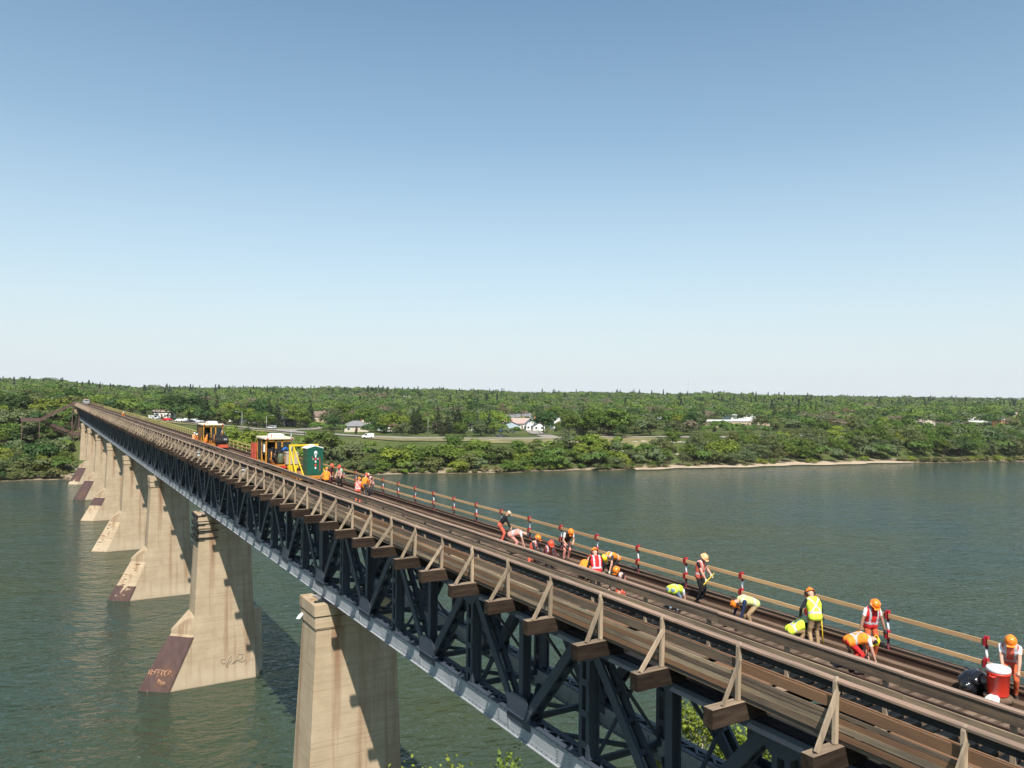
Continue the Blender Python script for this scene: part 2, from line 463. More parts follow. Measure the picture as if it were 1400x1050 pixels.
# ------------------------------------------------------------------ piers
PIER_S = [S0 + SPAN * k for k in range(0, 9)]
def make_pier(k):
    ztop = CAM_H - 13.57
    root_x = 18.15
    ws = ['bridge pier hidden nearest the camera end'] 
    e = empty('bridge_pier', (root_x, PIER_S[k], 0))
    hb = 1.42                                    # half thickness at the top
    def sect(z):                                  # half sizes of the shaft: left, right, thick
        d = ztop - z
        return (root_x - 15.52 + 0.042 * d, 20.78 - root_x + 0.042 * d, hb + 0.030 * d)
    bot = height(root_x, PIER_S[k]) - 0.6 if PIER_S[k] > 300 else -3.0
    m = MB()
    rng = random.Random(100 + k)
    # shaft, in lifts
    zs = [bot, 2.0, 5.6, 7.6, 11.0, 14.5, ztop - 1.55]
    zs = [z for z in zs if z >= bot]
    rings = []
    vs = []
    for z in zs:
        l, r, h = sect(z)
        vs += [(-l, -h, z), (r, -h, z), (r, h, z), (-l, h, z)]
    fs = []
    for i in range(len(zs) - 1):
        for j in range(4):
            fs.append((i * 4 + j, i * 4 + (j + 1) % 4, i * 4 + 4 + (j + 1) % 4, i * 4 + 4 + j))
    m.add(vs, fs)
    shaft = m.build('shaft', M_CONC, e)
    # stepped cap
    m = MB()
    l, r, h = sect(ztop - 1.55)
    zz = ztop - 1.55
    m.bx(-l - 0.07, r + 0.07, -h - 0.07, h + 0.07, zz, zz + 0.02)
    def slab(z0, z1, o):
        m.add([(-l - o + .05, -h - o + .05, z0), (r + o - .05, -h - o + .05, z0), (r + o - .05, h + o - .05, z0), (-l - o + .05, h + o - .05, z0),
               (-l - o, -h - o, z0 + .06), (r + o, -h - o, z0 + .06), (r + o, h + o, z0 + .06), (-l - o, h + o, z0 + .06),
               (-l - o, -h - o, z1), (r + o, -h - o, z1), (r + o, h + o, z1), (-l - o, h + o, z1)],
              [(3, 2, 1, 0), (8, 9, 10, 11)] + [(a + b, a + (b + 1) % 4, a + 4 + (b + 1) % 4, a + 4 + b) for a in (0, 4) for b in range(4)])
    slab(zz + 0.022, ztop - 0.80, 0.10)
    slab(ztop - 0.74, ztop, 0.17)
    m.bx(-l + .02, r - .02, -h + .02, h - .02, ztop - 0.81, ztop - 0.73)
    m.build('cap', M_CONC, e)
    if k == 2:
        m = MB()
        for dz, o in ((-0.12, .26), (-1.0, .24), (-1.75, .22), (-2.5, .24)):
            l2, r2, h2 = sect(ztop + dz)
            o2 = o + 0.1
            m.bx(-l2 - o2, -l2 + .5, -h2 - o2 + .1, h2 + o2, ztop + dz - .07, ztop + dz + .05)
            m.bx(-l2 + .5, -l2 + 2.0, -h2 - .16, -h2 + .03, ztop + dz - .06, ztop + dz + .03)
            m.bx(-l2 - o2 + .02, -l2 - o2 + .12, -h2 - .1, h2 + .1, ztop + dz - .35, ztop + dz - .07)
        m.build('steel_band', M_DARKM, e)
    if bot < 1.0 or k == 7:
        # pointed cutwaters
        m = MB(); z7, z5, zw = (7.5, 5.6, bot) if k != 1 else (6.2, 4.9, bot)
        l7, r7, h7 = sect(z7); l5, r5, h5 = sect(z5); lw, rw, hw = sect(zw)
        k5 = root_x - 13.02; kw0 = root_x - 9.98; sl = (kw0 - k5) / z5
        kb = k5 + sl * (z5 - zw); lb = (root_x - 15.03) + (15.03 - 12.54) / z5 * (z5 - zw)
        la = root_x - 15.03 + 0.06
        A = [(-l7, -h7, z7), (-l7, h7, z7), (-la, -h5 - .05, z5 + .45), (-la, h5 + .05, z5 + .45), (-k5, 0, z5 + .45),
             (-la, -h5 - .05, z5), (-la, h5 + .05, z5), (-k5, 0, z5), (-lb, -hw - .05, zw), (-lb, hw + .05, zw), (-kb, 0, zw)]
        F = [(0, 4, 1), (0, 2, 4), (1, 4, 3), (2, 5, 7, 4), (4, 7, 6, 3), (5, 8, 10, 7), (7, 10, 9, 6)]
        # the sides between nose and shaft
        lsw, _, hsw = sect(zw)
        A += [(-1.0, -h7 - .03, z7 - .2), (-1.0, -hw - .05, zw), (-1.0, h7 + .03, z7 - .2), (-1.0, hw + .05, zw)]
        F += [(0, 11, 5, 2), (5, 11, 12, 8), (1, 3, 6, 13), (6, 9, 14, 13)]
        if k in (3, 4):                         # broken, rough nose concrete
            m.add(A, F)
            for q in range(16):
                fz = rng.uniform(0.2, 5.4); tt = 1 - fz / z5
                cx = -(la + (lb - la) * z5 / (z5 - zw) * tt); kx = -(k5 + (kw0 - k5) * tt)
                f2 = rng.uniform(0.1, 0.9)
                m.box((cx + (kx - cx) * f2 + .11, -h5 * (1 - f2), fz), (rng.uniform(.25, .6), rng.uniform(.3, .8), rng.uniform(.15, .4)), 0, Euler((rng.uniform(-.3, .3), -.45, rng.uniform(.6, 1.2))).to_matrix())
        else: m.add(A, F)
        m.build('icebreaker_nose', M_CONC, e)
        m = MB(); rt = 22.8 - root_x
        m.add([(r7 - .05, -h7, z7), (r7 - .05, h7, z7), (rt - .25, 0, z7 - .4), (rw - .05, -hw - .02, zw), (rw - .05, hw + .02, zw), (rt, 0, zw)],
              [(0, 2, 1), (0, 3, 5, 2), (1, 2, 5, 4)])
        m.build('tail_cutwater', M_CONC, e)
        rngs = {1: (5.2, -0.3), 2: (5.35, -0.3), 3: (2.1, -0.3), 5: (5.4, 3.6), 6: (5.3, -0.3), 7: (5.4, 1.0)}
        if k in rngs:
            z1, z0 = rngs[k]; m = MB()
            def nose(z, off):
                tt = 1 - z / z5
                lx = la + ((root_x - 12.54) - la) * tt; kx = k5 + (kw0 - k5) * tt
                hh = h5 + .05 + (sect(0)[2] - h5) * tt
                n_ = off
                return (-lx + .12, -hh - n_ - .02), (-lx - n_ * .7, -hh - n_), (-kx - n_ * 1.6, 0), (-lx - n_ * .7, hh + n_), (-lx + .12, hh + n_ + .02)
            a = nose(z1, .07); b = nose(z0, .07)
            vs = [(x, y, z1) for x, y in a] + [(x, y, z0) for x, y in b]
            m.add(vs, [(i, i + 5, i + 6, i + 1) for i in range(4)])
            ai = nose(z1, -.1)
            vs = [(x, y, z1) for x, y in a] + [(x, y, z1) for x, y in ai]
            m.add(vs, [(i, i + 1, i + 6, i + 5) for i in range(4)])
            nj = 4
            for q in range(1, nj):
                zq = z0 + (z1 - z0) * q / nj
                c0 = nose(zq + .035, .085); c1 = nose(zq - .035, .085)
                vs = [(x, y, zq + .035) for x, y in c0[1:4]] + [(x, y, zq - .035) for x, y in c1[1:4]]
                m.add(vs, [(0, 3, 4, 1), (1, 4, 5, 2)])
            m.build('nose_plate', M_RUST, e)
            if k == 2:                             # scrawled paint on the plate and on the concrete
                m = MB()
                P = lambda u_, z: (lambda q: Vector((q[1][0] + (q[2][0] - q[1][0]) * u_ - .02, q[1][1] + (q[2][1] - q[1][1]) * u_ - .03, z)))(nose(z, .1))
                strokes = [[(.98, 2.05), (.93, 1.45)], [(.93, 1.45), (.9, 2.1)], [(.97, 1.75), (.85, 1.7)], [(.86, 2.05), (.84, 1.1)], [(.84, 1.9), (.76, 1.95), (.77, 1.6), (.84, 1.6)],
                           [(.74, 2.1), (.72, 1.5)], [(.78, 2.1), (.66, 2.1)], [(.64, 2.1), (.63, 1.55), (.56, 1.5)], [(.64, 2.1), (.55, 2.1)], [(.64, 1.8), (.57, 1.8)],
                           [(.52, 1.5), (.51, 2.1), (.43, 2.0), (.44, 1.8), (.51, 1.75), (.43, 1.5)], [(.40, 2.1), (.40, 1.5)], [(.32, 2.15), (.40, 1.8), (.31, 1.5)],
                           [(.27, 1.5), (.26, 2.1), (.18, 2.0), (.20, 1.75), (.27, 1.75)], [(.1, 1.7), (.09, 1.6)],
                           [(.50, 1.25), (.47, .75)], [(.46, 1.2), (.42, .7)], [(.42, 1.15), (.38, .8), (.41, .7)], [(.37, 1.0), (.33, .65), (.30, .8), (.34, 1.05)], [(.29, 1.0), (.24, .6)], [(.25, 1.05), (.19, .65)]]
                for s_ in strokes:
                    for (u0, z0_), (u1, z1_) in zip(s_[:-1], s_[1:]):
                        m.tube(P(u0, z0_), P(u1, z1_), .032, .032, 4)
                m.build('painted_scrawl', M_SCRAWL, e)
                m = MB(); hh = sect(2.2)[2] + .03
                Q = lambda u_, z: Vector((u_, -(sect(z)[2] + .06), z))
                cur = [[(0.1, 2.5), (-.2, 2.6), (-.35, 2.3), (-.1, 2.05), (.15, 2.1)], [(.35, 1.6), (.2, 1.75), (.6, 2.6), (.75, 2.75), (.8, 2.4), (.5, 2.0), (.35, 1.6)],
                       [(.8, 1.9), (1.2, 2.2), (1.0, 1.9)], [(1.2, 2.0), (1.5, 2.85), (2.0, 2.75), (1.9, 2.3), (1.3, 2.2), (1.9, 1.95), (2.3, 2.1), (2.4, 1.8), (2.25, 1.6)]]
                for s_ in cur:
                    for (u0, z0_), (u1, z1_) in zip(s_[:-1], s_[1:]): m.tube(Q(u0, z0_), Q(u1, z1_), .013, .013, 4)
                m.build('painted_scrawl', M_SCRAWLD, e)
    # bearings under the two trusses
    for xx in (XT0 + .25, XT1 + .25):
        m = MB()
        m.bx(xx - root_x - .4, xx - root_x + .4, -.75, .75, ztop + .004, ztop + .12)
        m.bx(xx - root_x - .28, xx - root_x + .28, -.5, .5, ztop + .12, ztop + .34)
        for q in (-.6, .6): m.tube((xx - root_x - .5, q, ztop + .1), (xx - root_x - .18, q, ztop + .1), .05, .05, 6)
        m.build('bearing', M_GREYM, e)
    return e
PLAB = {0: 'pale concrete pier under the truss end closest to the camera, standing by the near bank',
        1: 'tall near concrete pier with a two-step cap and a white scrap at its left end',
        2: 'concrete pier with steel bands round its top and a paint-scrawled rusty nose plate',
        3: 'concrete pier with a broken rough nose and a small rusty plate at its waterline',
        4: 'concrete pier with a long bare crumbling nose and no steel plate, fourth from the camera',
        5: 'concrete pier with one short rusty plate at the top of its bare nose',
        6: 'concrete pier with a long rusty nose plate standing last in open water before the bank',
        7: 'concrete pier with a rusty nose plate standing at the wooded far shore',
        8: 'small far concrete pier on land beside the brown steel stairs'}
for k in range(0, 9):
    p = make_pier(k); tag(p, PLAB[k], 'bridge pier', 'concrete bridge piers')

# ------------------------------------------------------------------ truss spans
def truss_parts():
    """list of (part name, MB, mats) for one span, s measured from its start"""
    parts = []
    for side, x0 in ((0, XT0), (1, XT1)):
        xc = x0 + .25
        # bottom chord: two webs, flanges, lacing on top
        m = MB()
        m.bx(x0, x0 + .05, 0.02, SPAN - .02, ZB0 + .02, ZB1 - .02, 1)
        m.bx(x0 + .45, x0 + .5, 0.02, SPAN - .02, ZB0 + .02, ZB1 - .02, 0)
        for xa, xb in ((x0 - .09, x0 + .12), (x0 + .38, x0 + .6)):
            m.bx(xa, xb, 0.02, SPAN - .02, ZB1 - .018, ZB1 + .02, 0)
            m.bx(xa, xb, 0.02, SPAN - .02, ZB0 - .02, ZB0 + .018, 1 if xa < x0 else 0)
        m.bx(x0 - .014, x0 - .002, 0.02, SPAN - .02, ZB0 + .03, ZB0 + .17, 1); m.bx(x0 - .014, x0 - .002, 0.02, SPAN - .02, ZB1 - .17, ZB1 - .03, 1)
        for q in range(11):
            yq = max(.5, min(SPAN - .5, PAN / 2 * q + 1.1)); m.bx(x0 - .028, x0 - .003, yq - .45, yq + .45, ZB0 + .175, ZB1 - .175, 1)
            for zz in np.arange(ZB0 + .22, ZB1 - .2, .1):
                for yy in (-.36, .36): m.box((x0 - .034, yq + yy, zz), (.02, .03, .03), 0)
        for yy in np.arange(.3, SPAN - .2, .33):
            for zz in (ZB0 + .1, ZB1 - .1): m.box((x0 - .02, yy, zz), (.02, .032, .032), 0)
        y = .5
        while y < SPAN - .6:
            m.beam((x0 + .1, y, ZB1 + .03), (x0 + .42, y + .42, ZB1 + .03), .09, .02); m.beam((x0 + .42, y + .42, ZB1 + .03), (x0 + .1, y + .84, ZB1 + .03), .09, .02)
            y += .84
        parts.append(('bottom_chord', m, [M_STEEL, M_CHFACE]))
        m = MB()
        m.bx(x0 + .0, x0 + .06, 0.02, SPAN - .02, ZT0, ZT1 - .03); m.bx(x0 + .44, x0 + .5, 0.02, SPAN - .02, ZT0, ZT1 - .03)
        m.bx(x0 - .06, x0 + .56, 0.02, SPAN - .02, ZT1 - .03, ZT1)
        m.bx(x0 - .1, x0 + .06, 0.02, SPAN - .02, ZT0 - .03, ZT0 - .002); m.bx(x0 + .44, x0 + .6, 0.02, SPAN - .02, ZT0 - .03, ZT0 - .002)
        parts.append(('top_chord', m, [M_STEEL]))
        zb, zt = (ZB0 + ZB1) / 2 + .1, (ZT0 + ZT1) / 2
        def hbeam(m, a, b, w, gap, battens=False):
            """built-up member: two channels facing each other, joined by lacing"""
            a, b = Vector(a), Vector(b); d = (b - a).normalized()
            n = d.cross(Vector((1, 0, 0))).normalized()
            for sx in (-1, 1):
                off = Vector((sx * gap / 2, 0, 0))
                m.beam(a + off, b + off, .03, w, 0, n)
                for q in (-1, 1):
                    m.beam(a + off + n * (q * (w / 2 - .014)) + Vector((-sx * .045, 0, 0)), b + off + n * (q * (w / 2 - .014)) + Vector((-sx * .045, 0, 0)), .09, .024, 0, n)
            L = (b - a).length
            nb = int(L / .9)
            for i in range(1, nb):
                c0 = a + d * (L * i / nb)
                m.beam(c0 - Vector((gap / 2, 0, 0)), c0 + Vector((gap / 2, 0, 0)), .16, w * .8, 0, n) if not battens else None
        for j in range(5):
            yl0, yu, yl1 = PAN * j, PAN * (j + .5), PAN * (j + 1)
            for a, b in (((xc, yl0 + .12, zb), (xc, yu - .12, zt)), ((xc, yl1 - .12, zb), (xc, yu + .12, zt))):
                m = MB(); hbeam(m, a, b, .36, .46); parts.append(('diagonal', m, [M_STEEL]))
            # laced post under the upper joint: two legs with battens
            m = MB()
            for dy in (-.2, .2):
                m.bx(x0 + .02, x0 + .07, yu + dy - .09, yu + dy + .09, ZB1 + .03, ZT0 - .035)
                m.bx(x0 + .43, x0 + .48, yu + dy - .09, yu + dy + .09, ZB1 + .03, ZT0 - .035)
                m.bx(x0 + .075, x0 + .425, yu + dy - .012, yu + dy + .012, ZB1 + .03, ZT0 - .035)
            z = ZB1 + .5
            while z < ZT0 - .3:
                m.bx(x0 + .0, x0 + .018, yu - .26, yu + .26, z - .12, z + .12); m.bx(x0 + .482, x0 + .5, yu - .26, yu + .26, z - .12, z + .12)
                z += 1.05
            parts.append(('laced_post', m, [M_STEEL]))
            # solid post over the lower joint
        for j in range(6):
            yl = PAN * j + (.18 if j == 0 else -.18 if j == 5 else 0)
            m = MB()
            for xx in (x0 + .06, x0 + .40):
                m.bx(xx, xx + .04, yl - .15, yl + .15, ZB1 + .03, ZT0 - .035)
            m.bx(x0 + .1, x0 + .4, yl - .02, yl + .02, ZB1 + .03, ZT0 - .035)
            parts.append(('post', m, [M_STEEL]))
            # gusset plates
            yg = PAN * j
            y0, y1 = (yg - .85, yg + .85)
            if j == 0: y0 = yg + .03
            if j == 5: y1 = yg - .03
            m = MB()
            for xx in (x0 - .028, x0 + .508):
                zz0, zz1 = ZB1 - .35, ZB1 + .62
                pts = [(y0, zz0), (y1, zz0), (y1, zz1 - .25), (y1 - .35 if j != 5 else y1, zz1 + .18), (y0 + .35 if j else y0, zz1 + .18), (y0, zz1 - .25)]
                vs = [(xx, a, b) for a, b in pts] + [(xx + .02, a, b) for a, b in pts]
                m.add(vs, [tuple(reversed(range(6))), tuple(range(6, 12))] + [(i, (i + 1) % 6, 6 + (i + 1) % 6, 6 + i) for i in range(6)])
            parts.append(('gusset_plate', m, [M_STEEL]))
        for j in range(5):
            yg = PAN * (j + .5); m = MB()
            for xx in (x0 - .028, x0 + .508):
                zz1, zz0 = ZT0 + .40, ZT0 - .55
                pts = [(yg - .3, zz0), (yg + .3, zz0), (yg + .8, zz0 + .4), (yg + .8, zz1), (yg - .8, zz1), (yg - .8, zz0 + .4)]
                vs = [(xx, a, b) for a, b in pts] + [(xx + .02, a, b) for a, b in pts]
                m.add(vs, [tuple(reversed(range(6))), tuple(range(6, 12))] + [(i, (i + 1) % 6, 6 + (i + 1) % 6, 6 + i) for i in range(6)])
            parts.append(('gusset_plate', m, [M_STEEL]))
    xa, xb = XT0 + .52, XT1 - .02
    for j in range(11):                            # cross frames
        yy = PAN * j / 2 + (.1 if j == 0 else -.1 if j == 10 else 0); m = MB()
        m.beam((xa, yy, ZB1 - .2), (xb, yy, ZB1 - .2), .14, .22); m.beam((xa, yy, ZT0 + .1), (xb, yy, ZT0 + .1), .16, .3)
        m.beam((xa, yy - .06, ZB1 - .1), (xb, yy - .06, ZT0), .1, .1); m.beam((xa, yy + .06, ZT0), (xb, yy + .06, ZB1 - .1), .1, .1)
        parts.append(('cross_frame', m, [M_STEEL]))
    m = MB(); m2 = MB()
    for j in range(10):
        ya, yb = PAN * j / 2, PAN * (j + 1) / 2
        for q, zz in ((m, ZB0 + .12), (m2, ZT1 - .1)):
            q.beam((xa, ya + .2, zz), (xb, yb - .2, zz), .2, .12); q.beam((xa, yb - .2, zz + .13), (xb, ya + .2, zz + .13), .2, .12)
    parts.append(('bottom_lateral_bracing', m, [M_STEEL])); parts.append(('top_lateral_bracing', m2, [M_STEEL]))
    return parts
TP = truss_parts()
ORD = ['last stub of blue-grey steel truss leaving the frame past the nearest pier', 'nearest blue-grey steel truss span, between the near bank and the tall near pier',
       'blue-grey steel truss span between the tall near pier and the steel-banded pier', 'steel truss span between the steel-banded pier and the first broken-nosed pier',
       'steel truss span between the small-plate pier and the bare crumbling-nosed pier', 'steel truss span behind the bare crumbling-nosed pier, fifth from the near bank',
       'dark distant truss span between the short-plate pier and the last open-water pier', 'dark distant truss span reaching from the last open-water pier to the far shore pier',
       'dark distant truss span passing over the wooded far shore', 'farthest truss span ending beside the brown steel stairs']
proto = None; full_mesh = None
for k in range(10):
    y0 = S0 + SPAN * (k - 1)
    if k == 0 or k <= 5:
        if proto is None:
            e = empty('truss_span', (0, y0, 0)); proto = e
            for nm, m, mats in TP: m.build(nm, mats, e)
        else:
            e = copy_tree(proto); e.location = (0, y0, 0)
    else:
        if full_mesh is None:
            allm = MB()
            for nm, m, mats in TP: 
                c = MB(); c.join(m)
                if len(mats) == 1: c.m = [0] * len(c.f)
                allm.join(c)
            full_mesh = allm.mesh('truss_span', [M_STEEL, M_CHFACE])
        e = bpy.data.objects.new('truss_span', full_mesh); COL.objects.link(e); e.location = (0, y0, 0)
    tag(e, ORD[k], 'truss span', 'steel truss spans of the railway bridge')
S_END = S0 + SPAN * 9            # 372.5
S_BEG = -22.0

# ------------------------------------------------------------------ track
rng = random.Random(5)
trk = empty('railway_track', (X_TR, 0, Z_TIE), 0, 'single rusty railway track on dark timber ties along the bridge deck', 'railway track')
ties = []
y = 3.0
while y < S_END + 60:
    m = MB(); w = .27 + rng.uniform(-.02, .02)
    x1 = 20.62 + rng.uniform(-.1, .1) - X_TR; x0 = 16.35 + rng.uniform(-.06, .05) - X_TR
    m.box(((x0 + x1) / 2, y, -.15 + rng.uniform(-.012, 0)), (x1 - x0, w, .28), 0, Euler((0, 0, rng.uniform(-.012, .012))).to_matrix())
    ties.append(m); y += .40
run_parts('tie', ties, M_W_TIE, trk)
m = MB()
y = S_BEG
for q in range(53):
    m.box((.3, S_BEG + .47 * q, -.15), (4.2, .24, .28))
o = m.build('tie', M_W_TIE, trk); o['kind'] = 'stuff'
def rail_mb(x, h=.17):
    m = MB(); y0, y1 = S_BEG, S_END + 60
    m.bx(x - .07, x + .07, y0, y1, .0, .025); m.bx(x - .012, x + .012, y0, y1, .025, h - .045)
    m.bx(x - .036, x + .036, y0, y1, h - .045, h - .004); m.bx(x - .03, x + .03, y0, y1, h - .004, h, 1)
    return m
for x in (-.7525, .7525): rail_mb(x).build('rail', [M_RAIL, M_RAILTOP], trk)
for x in (-.45, .45): rail_mb(x, .15).build('guard_rail', [M_RAIL, M_RAIL], trk)
rail_mb(1.86, .22).build('outer_guard_rail', [M_RAIL, M_W_TRACK], trk)
for x in (1.35, 2.45):
    m = MB(); y0 = S_BEG
    while y0 < S_END:
        L = rng.uniform(4.5, 6.5)
        hh = .2 if x < 2.4 else .16
        w = .2 if x < 2.4 else .26
        if x < 1.9: hh = .12; w = .25
        m.bx(x - w / 2, x + w / 2, y0, min(y0 + L - .015, S_END), .004, hh + rng.uniform(-.012, .012)); y0 += L
    m.build('guard_timber', M_W_TRACK if x != 1.95 else M_BLKBD, trk)
m = MB()                                             # bolts and clips seen beside the guard rail
y = 9.0
while y < 120:
    for d in (0, .16): m.box((.56, y + d, .06), (.035, .035, .1)); m.box((-.33, y + d, .06), (.035, .035, .1))
    y += 1.9
m.build('rail_clip', M_GREYM, trk)

# ------------------------------------------------------------------ timber walkway on the left
wk = empty('timber_walkway', (X_HR, 0, Z_OUT), 0, 'weathered timber walkway with board fences on outrigger beams along the left side of the track', 'walkway')
S_P0 = 10.69
bays = []
s = S_P0 - 3 * DS
while s < S_END: bays.append(s); s += DS
bays.sort(key=lambda q: abs(q - 10))
out, posts, braces, ip = [], [], [], []
H = Z_HR - Z_OUT
for s in bays:
    m = MB(); l0 = -.95 + rng.uniform(-.06, .06)
    m.box(((l0 + 3.4) / 2, s, -.225 + rng.uniform(-.02, .0)), (3.4 - l0, .30, .45), 0, Euler((rng.uniform(-.02, .02), 0, rng.uniform(-.02, .02))).to_matrix())
    out.append(m)
    m = MB(); ln = rng.uniform(-.04, .04); hh = H + .03 + rng.uniform(-.02, .05)
    w = .085
    m.add([(-.06, -w / 2 + s, .003), (.05, -w / 2 + s, .003), (.05, w / 2 + s, .003), (-.06, w / 2 + s, .003),
           (-.06 + ln, -w / 2 + s, hh - .1), (.05 + ln, -w / 2 + s, hh - .1), (.05 + ln, w / 2 + s, hh - .1), (-.06 + ln, w / 2 + s, hh - .1),
           (-.02 + ln, -w / 4 + s, hh), (.05 + ln, -w / 4 + s, hh), (.05 + ln, w / 4 + s, hh), (-.02 + ln, w / 4 + s, hh)],
          [(3, 2, 1, 0), (8, 9, 10, 11)] + [(a + b, a + (b + 1) % 4, a + 4 + (b + 1) % 4, a + 4 + b) for a in (0, 4) for b in range(4)])
    posts.append(m)
    m = MB(); m.beam((-.70 + rng.uniform(-.13, .13), s - .075 + rng.uniform(-.02, .02), .01), (-.03, s - .075, H * .80 + rng.uniform(-.13, .1)), .045, .13 * rng.uniform(.8, 1.15), 0, (1, 0, 0)); braces.append(m)
    m = MB(); m.bx(X_IN - X_HR + .05, X_IN - X_HR + .14, s - .05, s + .05, .003, H - .03); ip.append(m)
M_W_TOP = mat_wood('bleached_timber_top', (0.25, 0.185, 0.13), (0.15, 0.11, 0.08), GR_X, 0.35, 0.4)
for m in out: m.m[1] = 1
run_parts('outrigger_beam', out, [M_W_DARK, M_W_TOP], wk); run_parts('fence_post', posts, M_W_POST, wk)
run_parts('diagonal_brace', braces, M_W_POST, wk); run_parts('inner_post', ip, M_W_POST, wk)
bays.sort()
rows = [(.10, .245, 0, 'lo'), (.255, .40, 1, 'md'), (.405, .535, 0, 'lo'), (.54, .63, 1, 'md'), (.70, .93, 2, 'up')]
fb = {0: [], 1: [], 2: []}
near_sorted = sorted(range(len(bays)), key=lambda i: abs(bays[i] - 10))
for i in near_sorted:
    s = bays[i]
    for (z0, z1, kk, nm) in rows:
        m = MB(); j = rng.uniform(-.012, .012)
        far = s > 34
        sag = rng.uniform(-.015, .015)
        m.box((.085 + rng.uniform(-.006, .006), s + DS / 2, (z0 + z1) / 2 + j), (.042, DS - .012 - rng.random() * .02, z1 - z0 - .006), 0, Euler((sag * .25, 0, 0)).to_matrix())
        r = rng.random()
        if kk == 0: c = 0 if (r < .8 and s < 19) or (r < .45 and s < 33) or r < .12 else (1 if r < .8 else 2)
        elif kk == 1: c = 1 if r < .75 else 2
        else: c = 0 if (s < 12 or (24 < s < 40 and r < .6)) else 2
        fb[c].append(m)
run_parts('fence_board', fb[0], M_W_BROWN, wk, 40); run_parts('fence_board', fb[1], M_W_TAN, wk, 40); run_parts('fence_board', fb[2], M_W_GREY, wk, 20)
# walkway floor with missing planks, inner fence, hand rails
fl = {0: [], 1: [], 2: []}
for i in near_sorted:
    s = bays[i]
    for q in range(6):
        if rng.random() < (.24 if s < 28 else .1): continue
        x = .28 + q * .29
        m = MB(); L = DS * rng.choice((1, 1, .9, .45, .7))
        m.box((x, s + DS / 2 + rng.uniform(-.2, .2), .035 + rng.uniform(-.01, .02)), (.25 + rng.uniform(0, .03), L - .02, .05), 0, Euler((0, rng.uniform(-.03, .03), rng.uniform(-.03, .03))).to_matrix())
        fl[rng.choice((0, 1, 2, 2))].append(m)
run_parts('deck_plank', fl[0], M_W_BROWN, wk, 33); run_parts('deck_plank', fl[1], M_W_TAN, wk, 33); run_parts('deck_plank', fl[2], M_W_GREY, wk, 34)
cap, blk, inu, inc, inl, inb, strg = [], [], [], [], [], [], []
y0 = S_BEG
while y0 < S_END:
    L = 2 * DS; c = y0 + L / 2; j = rng.uniform(-.012, .012); gap = .012
    a = MB(); a.box((.09, c, H - .025 + j), (.20, L - gap, .05), 0, Euler((rng.uniform(-.003, .003), 0, 0)).to_matrix()); cap.append(a)
    a = MB(); a.box((.085, c, H - .14 + j), (.045, L - gap, .165)); blk.append(a)
    xi = X_IN - X_HR
    hi = .02 + H
    a = MB(); a.box((xi, c, hi - .185 + j), (.07, L - gap, .25), 0, Euler((rng.uniform(-.003, .003), 0, 0)).to_matrix()); inu.append(a)
    a = MB(); a.box((xi + .02, c, hi - .03 + j), (.16, L - gap, .045)); inc.append(a)
    a = MB(); a.box((xi, c, hi - .575 + j), (.05, L - gap, .19)); inl.append(a)
    a = MB(); a.box((xi - .02, c, .155 + j), (.05, L - gap, .29)); inb.append(a)
    y0 += L
uds = []  # added layer under the floor, there to block sun leaking through the deck
for i in near_sorted:
    s = bays[i]
    for q in range(5):
        a = MB(); a.box((.62 + q * .29, s + DS / 2, -.49 - rng.uniform(0, .02)), (.30, DS - .01, .05)); uds.append(a)
run_parts('sun_block_plank', uds, M_BLKBD, wk)  # black stands in for the shade under the deck
def nearest(lst): return sorted(lst, key=lambda m: abs(m.v[0][1] - 10))
run_parts('handrail', nearest(cap), M_W_CAP, wk); run_parts('rail_board', nearest(blk), M_BLKBD, wk)
h1 = nearest(inu)
run_parts('inner_rail', h1, M_W_GREY, wk); run_parts('inner_rail_cap', nearest(inc), M_W_CAP, wk)
run_parts('lower_inner_rail', nearest(inl), M_W_TAN, wk); run_parts('kick_board', nearest(inb), M_W_BROWN, wk)
m = MB()
m.bx(.28, .34, S_BEG, S_END, -.70, -.46)
m.bx(1.15, 1.2, S_BEG, S_END, -.80, -.455)
m.build('steel_stringer', M_STEEL, wk)
m = MB()
m.bx(.10, .2, S_BEG, S_END, -.02, .055)
m.build('edge_strip', M_W_GREY, wk)
for (s, w) in ((5 * DS + S_P0 + 88, 0), (S_P0 + 52, 1)): pass

# ------------------------------------------------------------------ right-hand safety railing
sr = empty('safety_railing', (X_RR, 0, Z_TIE), 0, 'railing of two new lumber rails on red and white posts along the right deck edge', 'railing')
rb = []
DR = 2.63; s = 10.57 - 2 * DR; n = 0
while s < 72:
    p = MB(); ln = rng.uniform(-.02, .02)
    zz = [(-.25, .33, 0), (.33, .56, 1), (.56, .86, 2), (.86, .90, 1), (.90, 1.17, 0)]
    for a, b, mi in zz: p.tube((ln * a, s, a), (ln * b, s, b), .033 if mi != 1 else .036, None, 8, mi)
    po = p.build('post', [M_DKRED, M_DKRED, M_WHITE], sr)
    for z in (.50, 1.04):
        c = MB()
        c.bx(-.115, -.035, s - .05, s - .035, z - .10, z + .10); c.bx(-.115, -.035, s + .035, s + .05, z - .10, z + .10)
        c.bx(-.115, -.1, s - .05, s + .05, z - .1, z + .1); c.bx(-.06, .03, s - .045, s + .045, z + .06, z + .13); c.tube((0, s, z + .02), (0, s, z + .12), .055, .055, 8); c.bx(-.1, .0, s - .012, s + .012, z - .02, z + .09)
        c.build('clamp', M_RED, po)
    for z in (.50, 1.04):
        if n % 2 == 0:
            a = MB(); a.box((-.075, s + DR, z + rng.uniform(-.012, .012)), (.04, 2 * DR - .02, .11), 0, Euler((rng.uniform(-.003, .003), 0, 0)).to_matrix()); rb.append(a)
    s += DR; n += 1
for a in rb: a.build('rail', M_W_NEW, sr)

